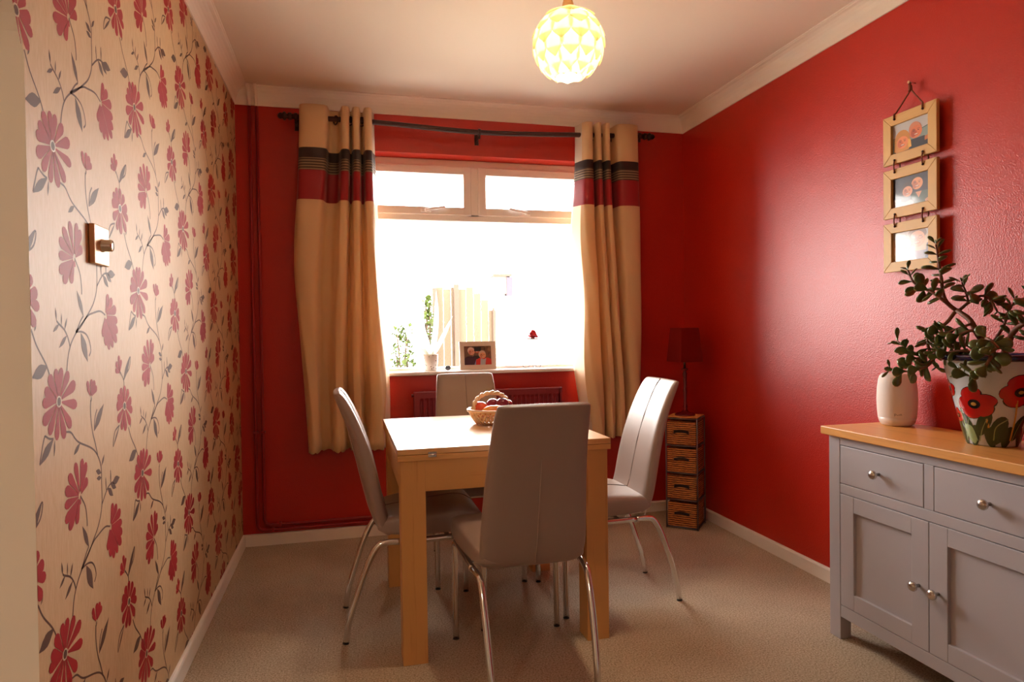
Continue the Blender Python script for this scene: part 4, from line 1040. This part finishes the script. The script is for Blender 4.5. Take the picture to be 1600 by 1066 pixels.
def strap(pts, w_):
    mb = MB(); p = crom(pts, 5); n_ = len(p); rings = []
    for k, q in enumerate(p):
        t = k/(n_-1); ww = w_*(.55+.6*math.sin(math.pi*min(1, t*.9+.15)))*(1 if t < .8 else max(.15, 1-(t-.8)*4)); th = .006*(1-t*.5)
        rings.append([q+Vector((ww*math.cos(a), th*math.sin(a), 0)) for a in [2*math.pi*j/8 for j in range(8)]])
    mb.rings(rings, None); mb.build('leaf', m_sil, ap)
strap([(-.01, 0, .08), (-.05, 0, .12), (-.115, -.005, .20), (-.148, -.01, .33)], .017)
strap([(0, .005, .08), (-.02, .01, .16), (-.045, .01, .26), (-.048, .01, .41)], .016)
strap([(.005, 0, .08), (.025, .005, .18), (.038, .008, .30), (.040, .005, .46)], .014)
strap([(.01, -.004, .08), (.045, -.005, .14), (.085, -.01, .22), (.128, -.015, .31)], .013)
strap([(-.01, -.006, .08), (-.07, -.015, .105), (-.13, -.02, .135), (-.185, -.02, .155)], .014)
strap([(-.006, -.008, .08), (-.045, -.015, .13), (-.075, -.02, .20), (-.095, -.02, .29)], .012)
# red flower ornament on a glass dish and wire stand
fo = thing('candle_holder', 'red flower ornament on a little dish and wire stand on the windowsill', 'ornament', (1.070, 3.745, SZ_))
m_clear = mat('clear_glass_dish', rgb(120, 96, 84), .3); m_redp = mat('red_petals', rgb(200, 30, 50), .5); m_wire2 = mat('thin_grey_wire', rgb(120, 116, 120), .3, .8)
mb = MB(); mb.lathe([(0, .165), (.02, .165), (.041, .172), (.043, .174), (.040, .176), (.018, .170), (0, .169)], None, 28, cap=False); mb.build('dish', m_clear, fo)
mb = MB(); mb.tube([(0, 0, .004), (0, 0, .166)], .0016, None, 6)
for k in range(3):
    a = 2*math.pi*k/3+.5; mb.tube(crom([(0, 0, .03), (.03*math.cos(a), .03*math.sin(a), .006), (.055*math.cos(a), .055*math.sin(a), .003), (.066*math.cos(a), .066*math.sin(a), .016)], 5), .0014, None, 6)
mb.build('wire_stand', m_wire2, fo)
mb = MB(); rn = random.Random(5)
mb.ball((0, 0, .192), .019, None, 12, (1, 1, 1.1))
for k in range(22):
    a = rn.uniform(0, 6.28); h_ = rn.uniform(0, 1); r__ = .026*(1-h_*.75)
    mb.ball((r__*math.cos(a), r__*math.sin(a), .180+h_*.040), .0095, None, 8, (1, 1, .8))
mb.build('flower_cluster', m_redp, fo)

# ------------------------------------------------------------------ garden outside
m_lawn = mat('pale_paving', rgb(196, 190, 176), .9)
struct(MB().box((-12, YB+.3, -.35), (14, 22, -.25)), 'garden_ground', m_lawn)
m_fence = wood('sun_bleached_fence_board', rgb(72, 62, 44), rgb(64, 52, 34), 2, .5, .8); m_post = mat('brown_fence_post', rgb(70, 50, 38), .8)
fe = thing('garden_fence', 'tall close boarded wooden fence with brown posts beyond the window', 'fence', (1.25, 7.0, -.25))
mb = MB(); x = .93; k = 0
while x < 1.54:
    hgt = 1.84-.0*k-(.28*max(0, (x-1.30)/.25)**1 if x > 1.30 else 0)
    mb.box((x-1.25, -.01, 0), (x-1.25+.078, .01, hgt-.02*(k % 2)), None, .002); x += .082; k += 1
mb.build('board_panel', m_fence, fe)
for px, h_, w_ in ((.915, 1.83, .05), (1.147, 1.87, .056), (1.552, 1.62, .022)):
    mb = MB(); mb.box((px-1.25-w_/2, -.05, 0), (px-1.25+w_/2, .0-.011, h_), None, .004); mb.build('post', m_post, fe)
bb = thing('bird_box', 'dark wooden bird box with a flat roof on a pole beyond the fence', 'bird box', (1.664, 7.06, -.25))
mb = MB(); mb.box((-.10, -.08, 1.77), (.04, .08, 1.96)); mb.build('box', mat('weathered_pale_board', rgb(110, 92, 84), .9), bb)
mb = MB(); mb.box((.04, -.09, 1.75), (.105, .09, 1.95)); mb.build('side_panel', mat('dark_slate_grey', rgb(58, 52, 62), .9), bb)  # darker grey on the right side of the box
mb = MB(); mb.box((-.115, -.10, 1.96), (.10, .10, 1.985)); mb.build('roof', m_post, bb)
mb = MB(); mb.box((-.03, -.03, 0), (.03, .03, 1.77)); mb.build('pole', m_lawn, bb)
m_bush = mat('sunny_green_leaves', rgb(62, 78, 28), .6, trans=.15)
def bush(label, x, y, z, h_, w_, seed):
    rn = random.Random(seed); root = thing('garden_bush', label, 'bush', (x, y, -.25), 0, 'bushes by the fence')
    mb = MB()
    for k in range(520):
        a = rn.uniform(0, 6.283); t = rn.random(); rr_ = w_*math.sqrt(rn.random())*(1-.5*t); c = Vector((rr_*math.cos(a), rr_*math.sin(a)*.6, .25+z+h_*t))
        d_ = Vector((rn.uniform(-1, 1), rn.uniform(-1, 1), rn.uniform(-.4, 1))).normalized(); s_ = d_.cross(Vector((.3, .2, 1))).normalized(); l_ = rn.uniform(.04, .08)
        mb.poly([c, c+d_*l_*.5+s_*l_*.28, c+d_*l_, c+d_*l_*.5-s_*l_*.28], None)
    mb.build('foliage', m_bush, root, fixn=False)
    mb = MB()
    for k in range(6):
        a = k*1.05; mb.tube([(0, 0, 0), (w_*.3*math.cos(a), w_*.2*math.sin(a), .25+z+h_*.4), (w_*.6*math.cos(a), w_*.35*math.sin(a), .25+z+h_*.9)], [.012, .008, .004], None, 6)
    mb.build('stems', m_post, root)
bush('low green bush at the left of the fence seen through the window', .56, 6.9, .55, .62, .17, 1)
bush('slim green bush touching the left fence post beyond the window', .82, 6.8, .75, .72, .07, 2)
bush('small green bush at the foot of the fence behind the pebble', .92, 6.3, .42, .30, .10, 3)

# ------------------------------------------------------------------ unseen hall lamp, added as fill light
rl = thing('pendant_lamp', 'added drum pendant lamp in the unseen hall, there to fill the room with light', 'lamp', (-1.3, -.5, 1.95))
mb = MB(); mb.lathe([(.16, -.1), (.16, .12)], None, 32, cap=False); o = mb.build('lamp_shade', mat('white_drum_shade', rgb(240, 226, 200), .8, trans=.5), rl); s_ = o.modifiers.new('t', 'SOLIDIFY'); s_.thickness = .002
mb = MB(); mb.ball((0, 0, 0), .035, None, 12); mb.build('bulb', m_bulb, rl)
mb = MB(); mb.tube([(0, 0, .03), (0, 0, .4)], .004, None, 6); mb.build('flex', m_cordw, rl)
q = lamp('added_fill_light', 'POINT', (0, 0, -.06), 36, (1, .86, .68), .12); q.parent = rl
